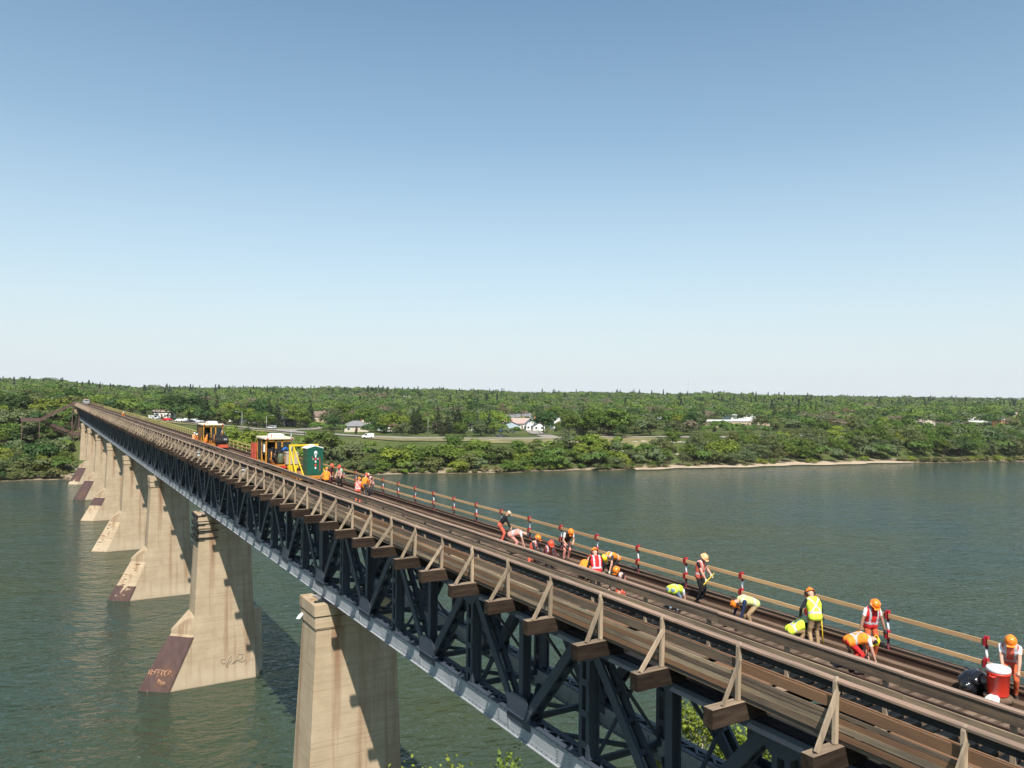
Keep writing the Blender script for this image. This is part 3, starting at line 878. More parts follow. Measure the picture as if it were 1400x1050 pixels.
# yellow slatted barrier farther along the right edge
yb = empty('yellow_barrier', (X_RR + .1, 0, Z_TIE), 0, 'long low yellow barrier fence on the far right edge of the deck beyond the machines', 'barrier')
ps = []
s = 84.0
r1 = MB(); r2 = MB()
while s < 300:
    a = MB(); a.box((0, s, .5), (.07, .09, 1.0)); ps.append(a)
    s += 2.2
r1.bx(-.06, -.036, 84, 300, .86, 1.0); r2.bx(-.06, -.036, 84, 300, .45, .58)
m_yp = plain('faded_yellow', (0.62, 0.52, 0.16), 0.6)
run_parts('barrier_post', ps, m_yp, yb); r1.build('barrier_rail', m_yp, yb); r2.build('barrier_rail', M_W_NEW, yb)
far = empty('far_railing', (X_RR + .1, 300, Z_TIE), 0, 'weathered far end railing with orange-brown rail before the woods', 'railing')
m = MB(); m.bx(-.05, .05, 0, 75, .95, 1.1); m.bx(-.05, .05, 0, 75, .4, .5); m.build('rail', M_W_NEW, far)
ps = []
for q in range(26): a = MB(); a.box((.08, q * 3.0, .5), (.09, .09, 1.0)); ps.append(a)
run_parts('post', ps, M_W_POST, far)
# ------------------------------------------------------------------ workers
M_SKIN = plain('skin', (0.50, 0.27, 0.19), 0.55); M_SKIN2 = plain('tanned_skin', (0.33, 0.17, 0.11), 0.55)
def cloth(name, c): return mat_noise(name, c, 0.85, 0.28, 5, 0.7, 0, 0, (1, 1, 1), 0.15, None, 0.06)
CL = {k: cloth(k + '_cloth', c) for k, c in {
    'black': (0.018, 0.018, 0.02), 'charcoal': (0.05, 0.05, 0.055), 'white': (0.72, 0.72, 0.72), 'khaki': (0.33, 0.22, 0.125), 'jeans': (0.19, 0.27, 0.36),
    'navy': (0.02, 0.03, 0.075), 'orange': (0.88, 0.24, 0.03), 'coral': (0.62, 0.13, 0.08), 'lime': (0.62, 0.78, 0.06), 'paleyellow': (0.56, 0.56, 0.22),
    'red': (0.58, 0.03, 0.03), 'green': (0.06, 0.42, 0.20), 'pink': (0.66, 0.27, 0.22), 'maroon': (0.085, 0.03, 0.035), 'rustorange': (0.50, 0.11, 0.045), 'silver': (0.46, 0.46, 0.49), 'brown': (0.06, 0.04, 0.035)}.items()}
M_BOOT = plain('boot_leather', (0.035, 0.025, 0.02), 0.6)
M_GLOVE = plain('work_glove', (0.55, 0.50, 0.38), 0.8); M_GLOVED = plain('dark_glove', (0.03, 0.03, 0.03), 0.8)
HEL = {'orange': plain('orange_helmet', (0.90, 0.22, 0.02), 0.3, 0, 0.5, 0.04), 'red': plain('red_orange_helmet', (0.75, 0.09, 0.04), 0.3, 0, 0.5, 0.04), 'white': plain('white_helmet', (0.8, 0.8, 0.78), 0.3, 0, 0.5, 0.04),
       'yellow': plain('yellow_helmet', (0.85, 0.65, 0.02), 0.3, 0, 0.5, 0.04), 'peach': plain('faded_orange_helmet', (0.85, 0.42, 0.20), 0.4, 0, 0.4, 0.04), 'cap': plain('beige_cap', (0.55, 0.42, 0.30), 0.8)}
M_EYE = plain('eye', (0.03, 0.02, 0.02), 0.3); M_LIP = plain('lip', (0.36, 0.13, 0.11), 0.6)

def ik(a, b, l1, l2, pole):
    """elbow or knee between a and b"""
    d = b - a; L = min(d.length, (l1 + l2) * 0.998)
    dn = d.normalized(); b = a + dn * L
    x = (l1 * l1 - l2 * l2 + L * L) / (2 * L); h = math.sqrt(max(l1 * l1 - x * x, 0))
    p = pole - dn * pole.dot(dn)
    if p.length < 1e-4: p = dn.orthogonal()
    return a + dn * x + p.normalized() * h, b

def remeshed(caps, voxel, name):
    """one continuous surface grown round tapered limbs (p0, p1, r0, r1)"""
    m = MB()
    for c in caps:
        p0, p1, r0, r1 = c[:4]
        if (p1 - p0).length > 1e-4: m.tube(p0, p1, r0, r1, 12)
        m.ball(p0, r0, 12); m.ball(p1, r1, 12)
    me = m.mesh(name + '_raw', M_SKIN)
    o = bpy.data.objects.new(name + '_raw', me); COL.objects.link(o)
    r = o.modifiers.new('r', 'REMESH'); r.mode = 'VOXEL'; r.voxel_size = voxel; r.use_smooth_shade = True
    sm = o.modifiers.new('s', 'SMOOTH'); sm.factor = 0.5; sm.iterations = 5
    dg = bpy.context.evaluated_depsgraph_get(); ev = o.evaluated_get(dg)
    out = bpy.data.meshes.new_from_object(ev)
    bpy.data.objects.remove(o); bpy.data.meshes.remove(me)
    return out

def seg_dist(p, a, b):
    ab = b - a; L2 = ab.length_squared
    t = 0 if L2 < 1e-9 else max(0, min(1, (p - a).dot(ab) / L2))
    return (p - (a + ab * t)).length, t

def person(loc, face, label, pose, hand_l=None, hand_r=None, shirt='black', sleeves=True, trousers='black', vest=None, stripe='silver', helmet='orange', muffs=False, visor=False,
           gloves=None, head_pitch=None, head_yaw=0.0, skin=0, size=1.0, group='track workers in high-visibility clothing', lean=None, step=0.0, visible_vest_back='x', neck=None):
    """pose: stand / bent / deep / crouch / kneel.  face = world heading (radians, 0 = +y, clockwise)"""
    P = {'stand': (0.90, -0.02, 8), 'stoop': (0.86, -0.10, 38), 'bent': (0.80, -0.20, 82), 'deep': (0.76, -0.22, 105), 'crouch': (0.42, -0.16, 38), 'kneel': (0.46, -0.05, 28)}[pose]
    ph, pb, ln = P
    if lean is not None: ln = lean
    ln = R(ln)
    V = Vector                                             # local axes: x = right, y = forward, z = up
    pel = V((0, pb, ph)); sd = V((0, math.sin(ln), math.cos(ln))); nd = V((0, math.cos(ln), -math.sin(ln)))
    side = V((1, 0, 0))
    waist = pel + sd * 0.16; chest = pel + sd * 0.36; shl = pel + sd * 0.475
    curv = 0.03 if pose in ('bent', 'deep') else 0.0
    chest = chest - nd * curv; waist = waist - nd * curv
    hp = R(20 + math.degrees(ln) * .75) if head_pitch is None else R(head_pitch)
    hd = V((0, math.sin(hp), math.cos(hp)))
    nk0 = shl + sd * .02; nk1 = nk0 + (sd + hd).normalized() * 0.09
    headc = nk1 + hd * 0.10
    hf = V((math.sin(head_yaw), math.cos(head_yaw) * math.cos(hp), -math.sin(hp)))   # face direction
    hf = (hf - hd * hf.dot(hd)).normalized()
    hs = hf.cross(hd).normalized()
    body = 'shirt'; caps = []
    def cap(p0, p1, r0, r1, tagn): caps.append((p0, p1, r0, r1, tagn))
    for q in (-1, 1):
        cap(pel + side * .075 * q, pel + side * .075 * q + sd * .05, .118, .115, 'trousers')
        cap(waist + side * .07 * q, chest + side * .085 * q, .105, .125, 'shirt')
        cap(chest + side * .085 * q, shl + side * .10 * q, .125, .085, 'shirt')
        cap(shl + side * .06 * q, shl + side * .175 * q - sd * .015, .072, .066, 'shirt')
    cap(waist, chest, .11, .12, 'shirt')
    cap(nk0, nk1, .058, .052, 'skin' if not neck else 'neck')
    cap(headc - hd * .02, headc + hd * .03, .088, .092, 'skin')
    cap(headc - hd * .065 + hf * .025, headc - hd * .055 + hf * .04, .052, .048, 'skin')
    cap(headc + hf * .085 - hd * .005, headc + hf * .103 - hd * .02, .013, .017, 'skin')
    for q in (-1, 1): cap(headc + hs * .088 * q - hd * .01, headc + hs * .094 * q + hd * .02, .014, .016, 'skin')
    # legs
    fz = 0.075
    for q in (-1, 1):
        hip = pel + side * .09 * q
        foot = V((.13 * q, step * q + (-.02 if pose != 'crouch' else .05), fz + .02))
        if pose == 'kneel' and q == 1: foot = V((.13, -.42, fz))
        pole = V((.12 * q, 1, .25))
        kn, an = ik(hip, foot, .43, .42, pole)
        cap(hip, kn, .092, .064, 'trousers'); cap(kn, an + V((0, 0, .03)), .066, .05, 'trousers')
        cap(an + V((0, 0, .03)), an, .05, .047, 'boot')
        toe = an + V((.02 * q, .17, -.045)); heel = an + V((0, -.05, -.04))
        if pose == 'kneel' and q == 1: toe = an + V((.02, -.05, -.06)); heel = an + V((0, -.06, .06))
        cap(heel, toe, .045, .04, 'boot'); cap(an, toe, .045, .038, 'boot')
    # arms
    fingers = MB(); gl = gloves
    for q, tgt in ((-1, hand_l), (1, hand_r)):
        sh = shl + side * .185 * q - sd * .02
        if tgt is None:
            tgt = {'stand': (.27, .16, .82), 'stoop': (.22, .34, .72), 'bent': (.2, .42, .32), 'deep': (.2, .40, .16), 'crouch': (.2, .50, .22), 'kneel': (.2, .5, .3)}[pose]
            tgt = (tgt[0] * q, tgt[1], tgt[2])
        tgt = V(tgt)
        el, wr = ik(sh, tgt, .29, .25, V((.8 * q, -.7, -.1)))
        sl = 'shirt' if sleeves else 'skin'
        cap(sh, sh + (el - sh) * .45, .062, .052, 'shirt'); cap(sh + (el - sh) * .45, el, .05, .044, sl)
        cap(el, el + (wr - el) * .5, .045, .042, sl); cap(el + (wr - el) * .5, wr, .04, .03, sl if sl == 'shirt' else 'skin')
        fd = (wr - el).normalized(); pn = fd.cross(side * q)
        if pn.length < .1: pn = fd.cross(V((0, 1, 0)))
        pn.normalize(); ac = fd.cross(pn).normalized()
        pm = wr + fd * .085
        cap(wr, pm - ac * .018, .03, .03, 'hand'); cap(wr, pm + ac * .018, .03, .03, 'hand')
        curl = -pn if pn.z > 0 else pn
        for i, (o_, l_) in enumerate(((-.033, .07), (-.011, .078), (.011, .074), (.033, .058))):
            b0 = pm + ac * o_; b1 = b0 + (fd * .8 + curl * .5).normalized() * l_ * .55; b2 = b1 + (fd * .25 + curl).normalized() * l_ * .55
            fingers.tube(b0, b1, .010, .009, 6); fingers.tube(b1, b2, .009, .007, 6)
        tb = wr + fd * .03 + ac * .03 * -q
        fingers.tube(tb, tb + (ac * -q * .6 + fd * .6 + curl * .3).normalized() * .045, .012, .010, 6)
        fingers.tube(tb + (ac * -q * .6 + fd * .6 + curl * .3).normalized() * .045, tb + (ac * -q * .3 + fd + curl * .6).normalized() * .075, .010, .008, 6)
    me = remeshed(caps, .0165, 'person')
    sk = (M_SKIN, M_SKIN2)[skin]
    hm = {None: sk, 'pale': M_GLOVE, 'dark': M_GLOVED}[gl]
    mats = [sk, CL[shirt], CL[trousers], M_BOOT, hm, CL[neck] if neck else sk]
    idx = {'skin': 0, 'shirt': 1, 'trousers': 2, 'boot': 3, 'hand': 4, 'neck': 5}
    me.materials.clear()
    for mm in mats: me.materials.append(mm)
    mi = []
    for p in me.polygons:
        best = 9; bt = 'shirt'
        for c in caps:
            d, tt = seg_dist(p.center, c[0], c[1]); d -= c[2] + (c[3] - c[2]) * tt
            if d < best: best = d; bt = c[4]
        mi.append(idx[bt])
    me.polygons.foreach_set('material_index', mi)
    me.polygons.foreach_set('use_smooth', [True] * len(mi))
    # fingers, eyes and mouth join the same mesh
    fm = MB(); fm.join(fingers); fm.m = [4] * len(fm.f)
    nface = len(fm.f)
    for q in (-1, 1): fm.ball(headc + hf * .083 + hs * .033 * q + hd * .022, .013, 6, 6)
    fm.box(headc + hf * .083 - hd * .055, (.04, .012, .01), 7, Matrix((hs, hf, hd)).transposed())
    bm = bmesh.new(); bm.from_mesh(me)
    tmp = fm.mesh('t', mats + [M_EYE, M_LIP]); bm.from_mesh(tmp); bm.to_mesh(me); bm.free(); bpy.data.meshes.remove(tmp)
    me.materials.append(M_EYE); me.materials.append(M_LIP)
    o = bpy.data.objects.new('person', me); COL.objects.link(o)
    o.location = loc; o.rotation_euler = (0, 0, -face); o.scale = (size, size, size)
    tag(o, label, 'person', group)
    # vest: its own shell round the trunk, with reflective bands
    if vest:
        vc = []
        ex = .020
        for q in (-1, 1):
            vc.append((pel + sd * .02 + side * .07 * q, waist + side * .07 * q, .115 + ex, .108 + ex))
            vc.append((waist + side * .07 * q, chest + side * .085 * q, .106 + ex, .125 + ex))
            vc.append((chest + side * .085 * q, shl + side * .085 * q - sd * .01, .125 + ex, .09 + ex))
            vc.append((shl + side * .06 * q, shl + side * .125 * q - sd * .015, .075 + ex, .066 + ex))
        vc.append((waist, chest, .112 + ex, .12 + ex))
        vm = remeshed(vc, .0165, 'vest')
        vm.materials.clear(); vm.materials.append(CL[vest]); vm.materials.append(CL[stripe])
        vi = []
        for p in vm.polygons:
            d = p.center - pel; u = d.dot(side); w = d.dot(sd); f = d.dot(nd)
            s_ = 0
            if .10 < w < .155: s_ = 1
            elif f > 0 and w > .155 and abs(abs(u) - .105) < .027: s_ = 1
            elif f <= 0 and w > .155:
                if visible_vest_back == 'x':
                    if abs(abs(u) - (abs(w - .33) * .75 + 0.0)) < .028: s_ = 1
                elif abs(abs(u) - .105) < .027: s_ = 1
            vi.append(s_)
        vm.polygons.foreach_set('material_index', vi); vm.polygons.foreach_set('use_smooth', [True] * len(vi))
        vo = bpy.data.objects.new('safety_vest', vm); COL.objects.link(vo); vo.parent = o
    # hard hat
    if helmet:
        hm_ = MB(); Rm = Matrix((hs, hf, hd)).transposed()
        prof = [(.128, -.012), (.124, .0), (.122, .02), (.115, .055), (.095, .088), (.06, .108), (.025, .116), (.001, .117)]
        if helmet == 'cap': prof = [(.105, 0), (.105, .03), (.095, .06), (.06, .082), (.001, .09)]
        t_ = MB(); t_.lathe(prof, (0, 0, 0), 18, 0, True, 'z', .92, 1.08)
        if helmet != 'cap':
            t_.lathe([(.126, -.012), (.142, -.02), (.142, -.012), (.124, .0)], (0, .0, 0), 18, 0, True, 'z', .92, 1.08)
            t_.box((0, .135, -.016), (.17, .085, .012)); t_.box((0, 0, .112), (.03, .17, .016)); t_.box((0, .0, .105), (.075, .14, .012))
        else: t_.box((0, .13, .0), (.15, .11, .012))
        t_.xform(Matrix.Translation(headc + hd * .035) @ Rm.to_4x4())
        t_.build('hard_hat' if helmet != 'cap' else 'cap', HEL[helmet], o)
        if muffs:
            e_ = MB()
            for q in (-1, 1):
                e_.tube(headc + hs * .10 * q, headc + hs * .145 * q, .044, .038, 10)
                e_.tube(headc + hs * .125 * q, headc + hs * .12 * q + hd * .075, .008, .008, 5)
            e_.build('ear_muffs', M_BLACK if muffs is True else HEL[muffs], o)
        if visor:
            e_ = MB(); e_.box(headc + hf * .135 + hd * .0, (.2, .008, .15), 0, Rm); e_.tube(headc + hs * .13 + hd * .05, headc + hs * .13 + hf * .14 + hd * .06, .01, .01, 5); e_.tube(headc - hs * .13 + hd * .05, headc - hs * .13 + hf * .14 + hd * .06, .01, .01, 5)
            e_.build('face_visor', M_GLASS, o)
    return o

def tool(name, pts, r, mats, label, cat, head=None):
    e = empty(name, pts[0]); tag(e, label, cat)
    p0 = Vector(pts[0]); m = MB(); m.path([Vector(p) - p0 for p in pts], r, 8); m.build('handle', mats[0], e)
    if head:
        m = MB(); c, s, rot = head; m.box(Vector(c) - p0, s, 0, rot, .9); m.box(Vector(c) - p0, (s[0] * .6, s[1] * 1.15, s[2] * 1.15), 0, rot); m.build('head', mats[1], e)
    return e

def at(px, X, z=Z_TIE):
    """bridge point on the line x = X whose photo column is px"""
    lo, hi = 3.0, 420.0
    for _ in range(60):
        md = (lo + hi) / 2
        if project((X, md, z))[0] > px: lo = md
        else: hi = md
    return Vector((X, (lo + hi) / 2, z))
CAMWARD = math.pi                                   # facing down the track towards the camera end
def toward(p, px, py): return math.atan2(px - p.x, py - p.y)

# from the right edge of the picture to the left
p = at(1380, 19.75); person(p, R(240), 'person bending behind the red water cooler in white sleeves, orange vest and bright orange helmet', 'stoop', (-.15, .45, .75), (.15, .45, .75), 'white', False, 'rustorange', 'coral', helmet='orange', lean=32)
p = at(1170, 18.1); person(p, R(118), 'person bent flat in an orange vest with silver cross straps beside the guard fence', 'bent', None, None, 'white', False, 'red', 'orange', helmet='yellow', muffs=True, lean=80, head_pitch=120)
p = at(1190, 19.35); person(p, R(205), 'person standing in rust-orange coveralls with white sleeves, orange helmet and orange ear muffs', 'stand', (-.34, .12, .80), (.36, .12, .80), 'white', False, 'rustorange', 'red', helmet='orange', muffs='peach', gloves='dark', head_pitch=48, lean=12, skin=1)
p = at(1114, 18.7); person(p, R(25), 'person from behind in a lime vest, khaki trousers, black sleeves and dark ear muffs', 'stand', (-.30, .25, .95), (.36, .30, .80), 'black', True, 'khaki', 'lime', helmet='orange', muffs=True, gloves='dark', lean=20, head_pitch=50, step=.08)
tool('pry_bar', [p + Vector((.40, .10, .86)), p + Vector((.44, .06, .02))], .017, (M_BYEL,), 'yellow pry bar held upright by the person in khaki trousers', 'tool')
p = at(1087, 18.55); person(p, R(120), 'person crouching in a lime vest behind the khaki-trousered person', 'crouch', (-.1, .5, .3), (.2, .55, .3), 'black', True, 'khaki', 'lime', helmet=None, lean=62, head_pitch=95)
p = at(1024, 18.5); person(p, R(290), 'person bent over in a pale yellow vest, navy sleeves, brown trousers and orange helmet', 'bent', None, None, 'navy', True, 'khaki', 'paleyellow', helmet='orange', muffs=True, lean=76, head_pitch=130)
p = at(957, 19.45); person(p, R(165), 'person standing in a coral vest, black T-shirt and faded peach helmet, holding a sledgehammer', 'stand', (-.22, .28, .98), (.16, .32, .84), 'black', False, 'black', 'coral', helmet='peach', gloves='pale', head_pitch=42, lean=6)
f = Vector((math.sin(R(165)), math.cos(R(165)), 0)); rr = Vector((math.cos(R(165)), -math.sin(R(165)), 0))
a = p - rr * .30 + f * .36 + Vector((0, 0, 1.02)); b = p - rr * -.62 + f * .34 + Vector((0, 0, .74))
tool('sledgehammer', [p - rr * .30 + f * .36 + Vector((0, 0, 1.02)), p + rr * .50 + f * .36 + Vector((0, 0, .70))], .016, (M_BYEL, M_DARKM), 'sledgehammer with yellow handle held by the person in the peach helmet', 'tool', (p + rr * .52 + f * .36 + Vector((0, 0, .69)), (.09, .09, .24), None))
p = at(922, 17.9); person(p, R(70), 'person bent double in jeans with white and yellow vest showing, next to the mossy rail', 'deep', None, None, 'white', False, 'jeans', 'lime', helmet=None, lean=100, head_pitch=150)
p = at(849, 17.4); person(p, R(250), 'person low behind the inner rail in black sleeves with an orange helmet and visor', 'kneel', None, None, 'black', True, 'coral', 'pink', helmet='orange', visor=True, lean=30, head_pitch=45)
p = at(838, 18.9); person(p, R(262), 'person bent over in an orange vest with yellow helmet and black trousers by the railing', 'bent', None, None, 'charcoal', False, 'black', 'orange', 'silver', helmet='yellow', gloves='pale', lean=72, head_pitch=115)
p = at(797, 17.9); person(p, R(70), 'person crouched low in a plain orange shirt, only back and red-orange helmet above the rail', 'crouch', None, None, 'orange', True, 'orange', None, helmet='red', lean=62, head_pitch=70)
p = at(815, 16.7); person(p + Vector((0, 0, .02)), R(20), 'person from behind in a silver-striped red vest and black sleeves, standing in the walkway', 'stand', (-.33, .1, .82), (.3, .2, .85), 'black', True, 'black', 'red', helmet='orange', gloves='pale', lean=14, head_pitch=45, visible_vest_back='v')
p = at(774, 19.3); person(p, R(190), 'person stooping towards the camera in white sleeves, black front, pink trousers and orange helmet', 'stoop', (-.12, .34, .72), (.12, .34, .72), 'white', False, 'pink', 'brown', 'brown', helmet='orange', gloves='dark', lean=46, head_pitch=72, step=.05)
p = at(750, 17.9); person(p, R(190), 'person sitting back in maroon sleeves and dark pink vest with a dull red helmet', 'crouch', None, None, 'maroon', True, 'maroon', 'coral', helmet='red', lean=30, head_pitch=40, gloves='pale')
p = at(727, 17.7); person(p, R(150), 'person kneeling in charcoal sleeves and coral bib with an orange helmet turned aside', 'kneel', None, None, 'charcoal', True, 'coral', 'coral', helmet='orange', visor=True, lean=25, head_pitch=35)
p = at(703, 18.2); person(p, R(112), 'person bent over with back up in a pale pink vest and white shirt', 'bent', None, None, 'white', False, 'pink', 'pink', helmet=None, lean=78, head_pitch=120)
p = at(686, 18.8); person(p, R(120), 'person standing stooped in a black shirt, coral overalls and beige cap', 'stoop', (-.15, .45, .7), (.15, .42, .7), 'black', True, 'coral', None, helmet='cap', lean=34, head_pitch=45)
p = at(507, 19.3); person(p, R(250), 'person in a black T-shirt and pink vest leaning in beside two orange-shirted people', 'stoop', None, None, 'black', False, 'charcoal', 'pink', helmet='cap', lean=26)
p = at(497, 18.4); person(p, R(60), 'person in orange shirt and pale red helmet, next to the orange overalls', 'stand', (-.2, .4, .9), (.2, .45, .9), 'orange', True, 'charcoal', None, helmet='red', lean=20)
p = at(489, 17.2); person(p, R(45), 'person in orange shirt and orange overalls seen from behind in the walkway', 'stand', (-.15, .35, .9), (.25, .35, .9), 'orange', True, 'rustorange', 'coral', helmet='orange', lean=12)
p = at(465, 19.0); person(p, R(230), 'person in a green and white shirt with pink vest and pinkish helmet', 'stand', (-.2, .3, .85), (.2, .3, .85), 'green', False, 'black', 'pink', helmet='red', lean=10)
p = at(451, 18.6); person(p, R(140), 'person in a maroon jacket half hidden behind the orange-vested back', 'stand', (-.2, .3, .85), (.2, .3, .85), 'maroon', True, 'maroon', None, helmet='red', lean=10)
p = at(446, 17.4); person(p, R(20), 'person from behind in an orange vest, leaning at the inner rail by the green toilet', 'stand', (-.4, .2, .9), (.2, .2, .9), 'orange', False, 'charcoal', 'orange', 'orange', helmet='orange', lean=14)
p = at(281, 17.0); person(p, R(60), 'person with an orange hood and orange coat beside the farther yellow machine', 'stand', None, None, 'orange', True, 'rustorange', None, helmet='orange')
p = at(271, 16.9); person(p, R(300), 'person in a red vest and white helmet, right one of the pair at the walkway', 'stand', None, None, 'orange', True, 'charcoal', 'red', helmet='white')
p = at(264.5, 16.8); person(p, R(60), 'person in an orange vest and white helmet, left one of the pair at the walkway', 'stand', None, None, 'orange', True, 'charcoal', 'orange', helmet='white')
p = at(168, 17.2); person(p, R(150), 'lone distant person in orange coveralls and white helmet, walking on the empty far track', 'stand', None, None, 'orange', True, 'rustorange', None, helmet='white')
# ------------------------------------------------------------------ rail machines, toilet, cooler and other loose things on the deck
M_CREAM = plain('cream_roof', (0.72, 0.62, 0.46), 0.6); M_REDBOX = plain('faded_red_panel', (0.50, 0.085, 0.045), 0.6, 0, 0.3, 0.3, 3)
M_BEIGE = plain('beige_cabinet', (0.42, 0.34, 0.26), 0.7); M_BLUE = plain('blue_hose', (0.03, 0.13, 0.40), 0.6)
M_GREEN = plain('green_plastic', (0.010, 0.085, 0.055), 0.45, 0, 0.4, 0.1, 3); M_OLIVE = plain('olive_tank', (0.10, 0.11, 0.06), 0.6)
M_COOL = plain('cooler_red', (0.72, 0.045, 0.025), 0.35, 0, 0.5, 0.04); M_GLSIGN = plain('sign_red', (0.6, 0.03, 0.03), 0.5)
M_ORY = mat_noise('machine_orange', (0.46, 0.18, 0.03), 0.55, 0.3, 4, 0.05, 0, 0, (1, 1, 1), 0.4, dirt=(0.22, 0.10, 0.04))

def wheels(e, w, ys, r=.28):
    for y in ys:
        for x in (-.7525, .7525):
            m = MB(); m.tube((x - .06, y, r + .17), (x + .06, y, r + .17), r, r, 18); m.tube((x - .09 * (1 if x > 0 else -1), y, r + .17), (x - .05 * (1 if x > 0 else -1), y, r + .17), r + .03, r + .03, 18)
            wo = m.build('wheel', M_DARKM, e)
        m = MB(); m.tube((-.7, y, r + .17), (.7, y, r + .17), .06, .06, 8); m.build('axle', M_DARKM, e)

def machine(name, y0, label, L, near):
    e = empty(name, (X_TR, y0, Z_TIE), 0, label, 'rail machine', 'yellow track maintenance machines')
    wheels(e, 1, (.9, L - .9))
    m = MB(); m.bx(-1.15, -1.0, 0, L, .55, .80); m.bx(1.0, 1.15, 0, L, .55, .80); m.bx(-1.0, 1.0, 0, .15, .5, .82); m.bx(-1.0, 1.0, L - .15, L, .5, .82)
    m.bx(-1.0, 1.0, .15, L - .15, .70, .76)
    for y in np.arange(.8, L - .5, .9): m.bx(-1.0, 1.0, y, y + .12, .56, .70)
    m.build('frame', M_ORY, e)
    # cab
    c0, c1 = (1.6, 4.6) if near else (1.9, 4.8)
    cab = MB()
    for x in (-1.12, 1.0):
        for y in (c0, (c0 + c1) / 2 - .06, c1 - .12): cab.bx(x, x + .12, y, y + .12, .82, 2.82)
        cab.bx(x, x + .12, c0 + .12, c1 - .12, .82, .95)
    cab.bx(-.30, -.16, c0, c0 + .10, .82, 2.82); cab.bx(.22, .34, c0, c0 + .10, .82, 2.82)
    cab.bx(-1.0, 1.0, c0, c0 + .1, 2.62, 2.818)
    co = cab.build('cab_post', M_YEL, e)
    m = MB(); m.bx(-1.0, 1.0, c1 - .08, c1 - .02, .95, 2.75); m.bx(1.02, 1.06, c0 + .14, c1 - .14, .96, 2.0); m.bx(-1.08, -1.04, c0 + 1.8, c1 - .14, .96, 2.8); m.build('cab_back_panel', M_DARKM, e)
    m = MB(); m.bx(-1.2, 1.2, c0 - .12, c1 + .1, 2.83, 2.95); m.bx(-1.12, 1.12, c0 - .05, c1, 2.952, 2.985)
    ro = m.build('cab_roof', M_CREAM, e)
    m = MB()
    for x in (-1.08, .98): m.bx(x, x + .16, c0 - .15, c0 - .122, 2.80, 2.94)
    m.build('marker_light', M_RED, ro)
    m = MB(); m.bx(-.5, .55, c0 + .5, c0 + 1.8, 2.99, 3.22); m.bx(-.42, .47, c0 + .6, c0 + 1.7, 3.222, 3.26); m.build('roof_unit', M_WHITE, ro)
    m = MB(); m.tube((-.55, c0 + .3, 2.99), (-.55, c0 + .3, 3.25), .05, .04, 8); m.tube((-.85, c0 + .4, 2.99), (-.9, c0 + .4, 3.35), .015, .01, 6); m.build('beacon', M_ORY, ro)
    m = MB(); m.bx(.36, .98, c0 + .03, c0 + .05, 1.25, 2.6); m.bx(-.14, .2, c0 + .03, c0 + .05, 1.5, 2.6); m.bx(-1.09, -1.07, c0 + .14, c0 + 1.3, 1.5, 2.6)
    m.build('window', M_GLASS, e)
    m = MB(); m.bx(-.25, .25, c0 + 1.4, c0 + 1.9, .8, 1.25); m.box((0, c0 + 1.95, 1.55), (.5, .14, .7)); m.build('seat', M_BLACK, e)
    rng = random.Random(int(y0))
    wh = MB()                                            # work heads, hoses and clamps in front of the cab
    for q in range(26):
        x = rng.uniform(-1.05, .35) if near else rng.uniform(-.3, 1.1); y = rng.uniform(.1, c0 + .25); z = rng.uniform(.85, 2.0 if near else 1.7)
        s = (rng.uniform(.08, .3), rng.uniform(.08, .35), rng.uniform(.1, .55))
        wh.box((x, y, z), s, 0, Euler((rng.uniform(-.4, .4), rng.uniform(-.4, .4), rng.uniform(-.6, .6))).to_matrix())
    for q in range(14):
        x = rng.uniform(-1, 1); p0 = Vector((x, rng.uniform(.1, c0), rng.uniform(.9, 1.5))); p1 = p0 + Vector((rng.uniform(-.3, .3), rng.uniform(-.3, .3), rng.uniform(.2, .8)))
        pm = (p0 + p1) / 2 + Vector((rng.uniform(-.2, .2), rng.uniform(-.2, .2), .15)); wh.path([p0, pm, p1], .022, 6)
    for q in range(4): x = -.95 + .35 * q; wh.tube((x, .35, .8), (x, .35, 2.0), .045, .045, 8)
    wh.build('work_head', M_DARKM, e)
    m = MB()
    for q in range(7): 
        x, y, z = rng.uniform(-1, .6), rng.uniform(.1, 1.2), rng.uniform(.9, 1.7); m.box((x, y, z), (.14, .12, rng.uniform(.15, .5)), 0, Euler((0, rng.uniform(-.5, .5), .3)).to_matrix())
    m.tube((-.98, .2, .8), (-.98, .2, 1.9), .05, .05, 8); m.tube((-.2, .3, .8), (-.15, .4, 1.8), .05, .05, 8)
    m.build('hydraulic_arm', M_ORY, e)
    if near:
        m = MB(); m.bx(.12, 1.12, -.35, .75, .83, 1.78); m.bx(.09, 1.15, -.38, .78, 1.78, 1.83); m.bx(.59, .61, -.36, -.352, .9, 1.7); m.build('engine_cabinet', M_BEIGE, e)
        m = MB(); m.tube((.62, .1, 1.83), (.62, .1, 2.45), .13, .13, 14); m.tube((.62, .1, 2.45), (.62, .1, 3.45), .045, .045, 10); m.ball((.62, .1, 3.5), .09, 10); m.build('exhaust', M_GREYM, e)
        m = MB(); m.lathe([(.0, .85), (.22, .87), (.26, 1.0), (.26, 1.5), (.2, 1.7), (0, 1.74)], (-.2, .2, 0), 14); m.build('air_tank', M_OLIVE, e)
        m = MB(); m.path([(.0, .6, 1.9), (.2, .5, 2.15), (.42, .6, 2.1), (.5, .8, 1.9)], .09, 8); m.build('hose', M_BLUE, e)
        m = MB(); m.bx(-1.1, 1.0, c1 + 1.2, c1 + 1.3, .8, 2.3); m.bx(-1.18, -1.1, c1 + .3, c1 + 2.0, .8, 2.3); m.bx(-1.22, -1.18, c1 + .6, c1 + .7, .8, 2.2); m.bx(-1.22, -1.18, c1 + 1.3, c1 + 1.4, .8, 2.2); m.build('red_side_panel', M_REDBOX, e)
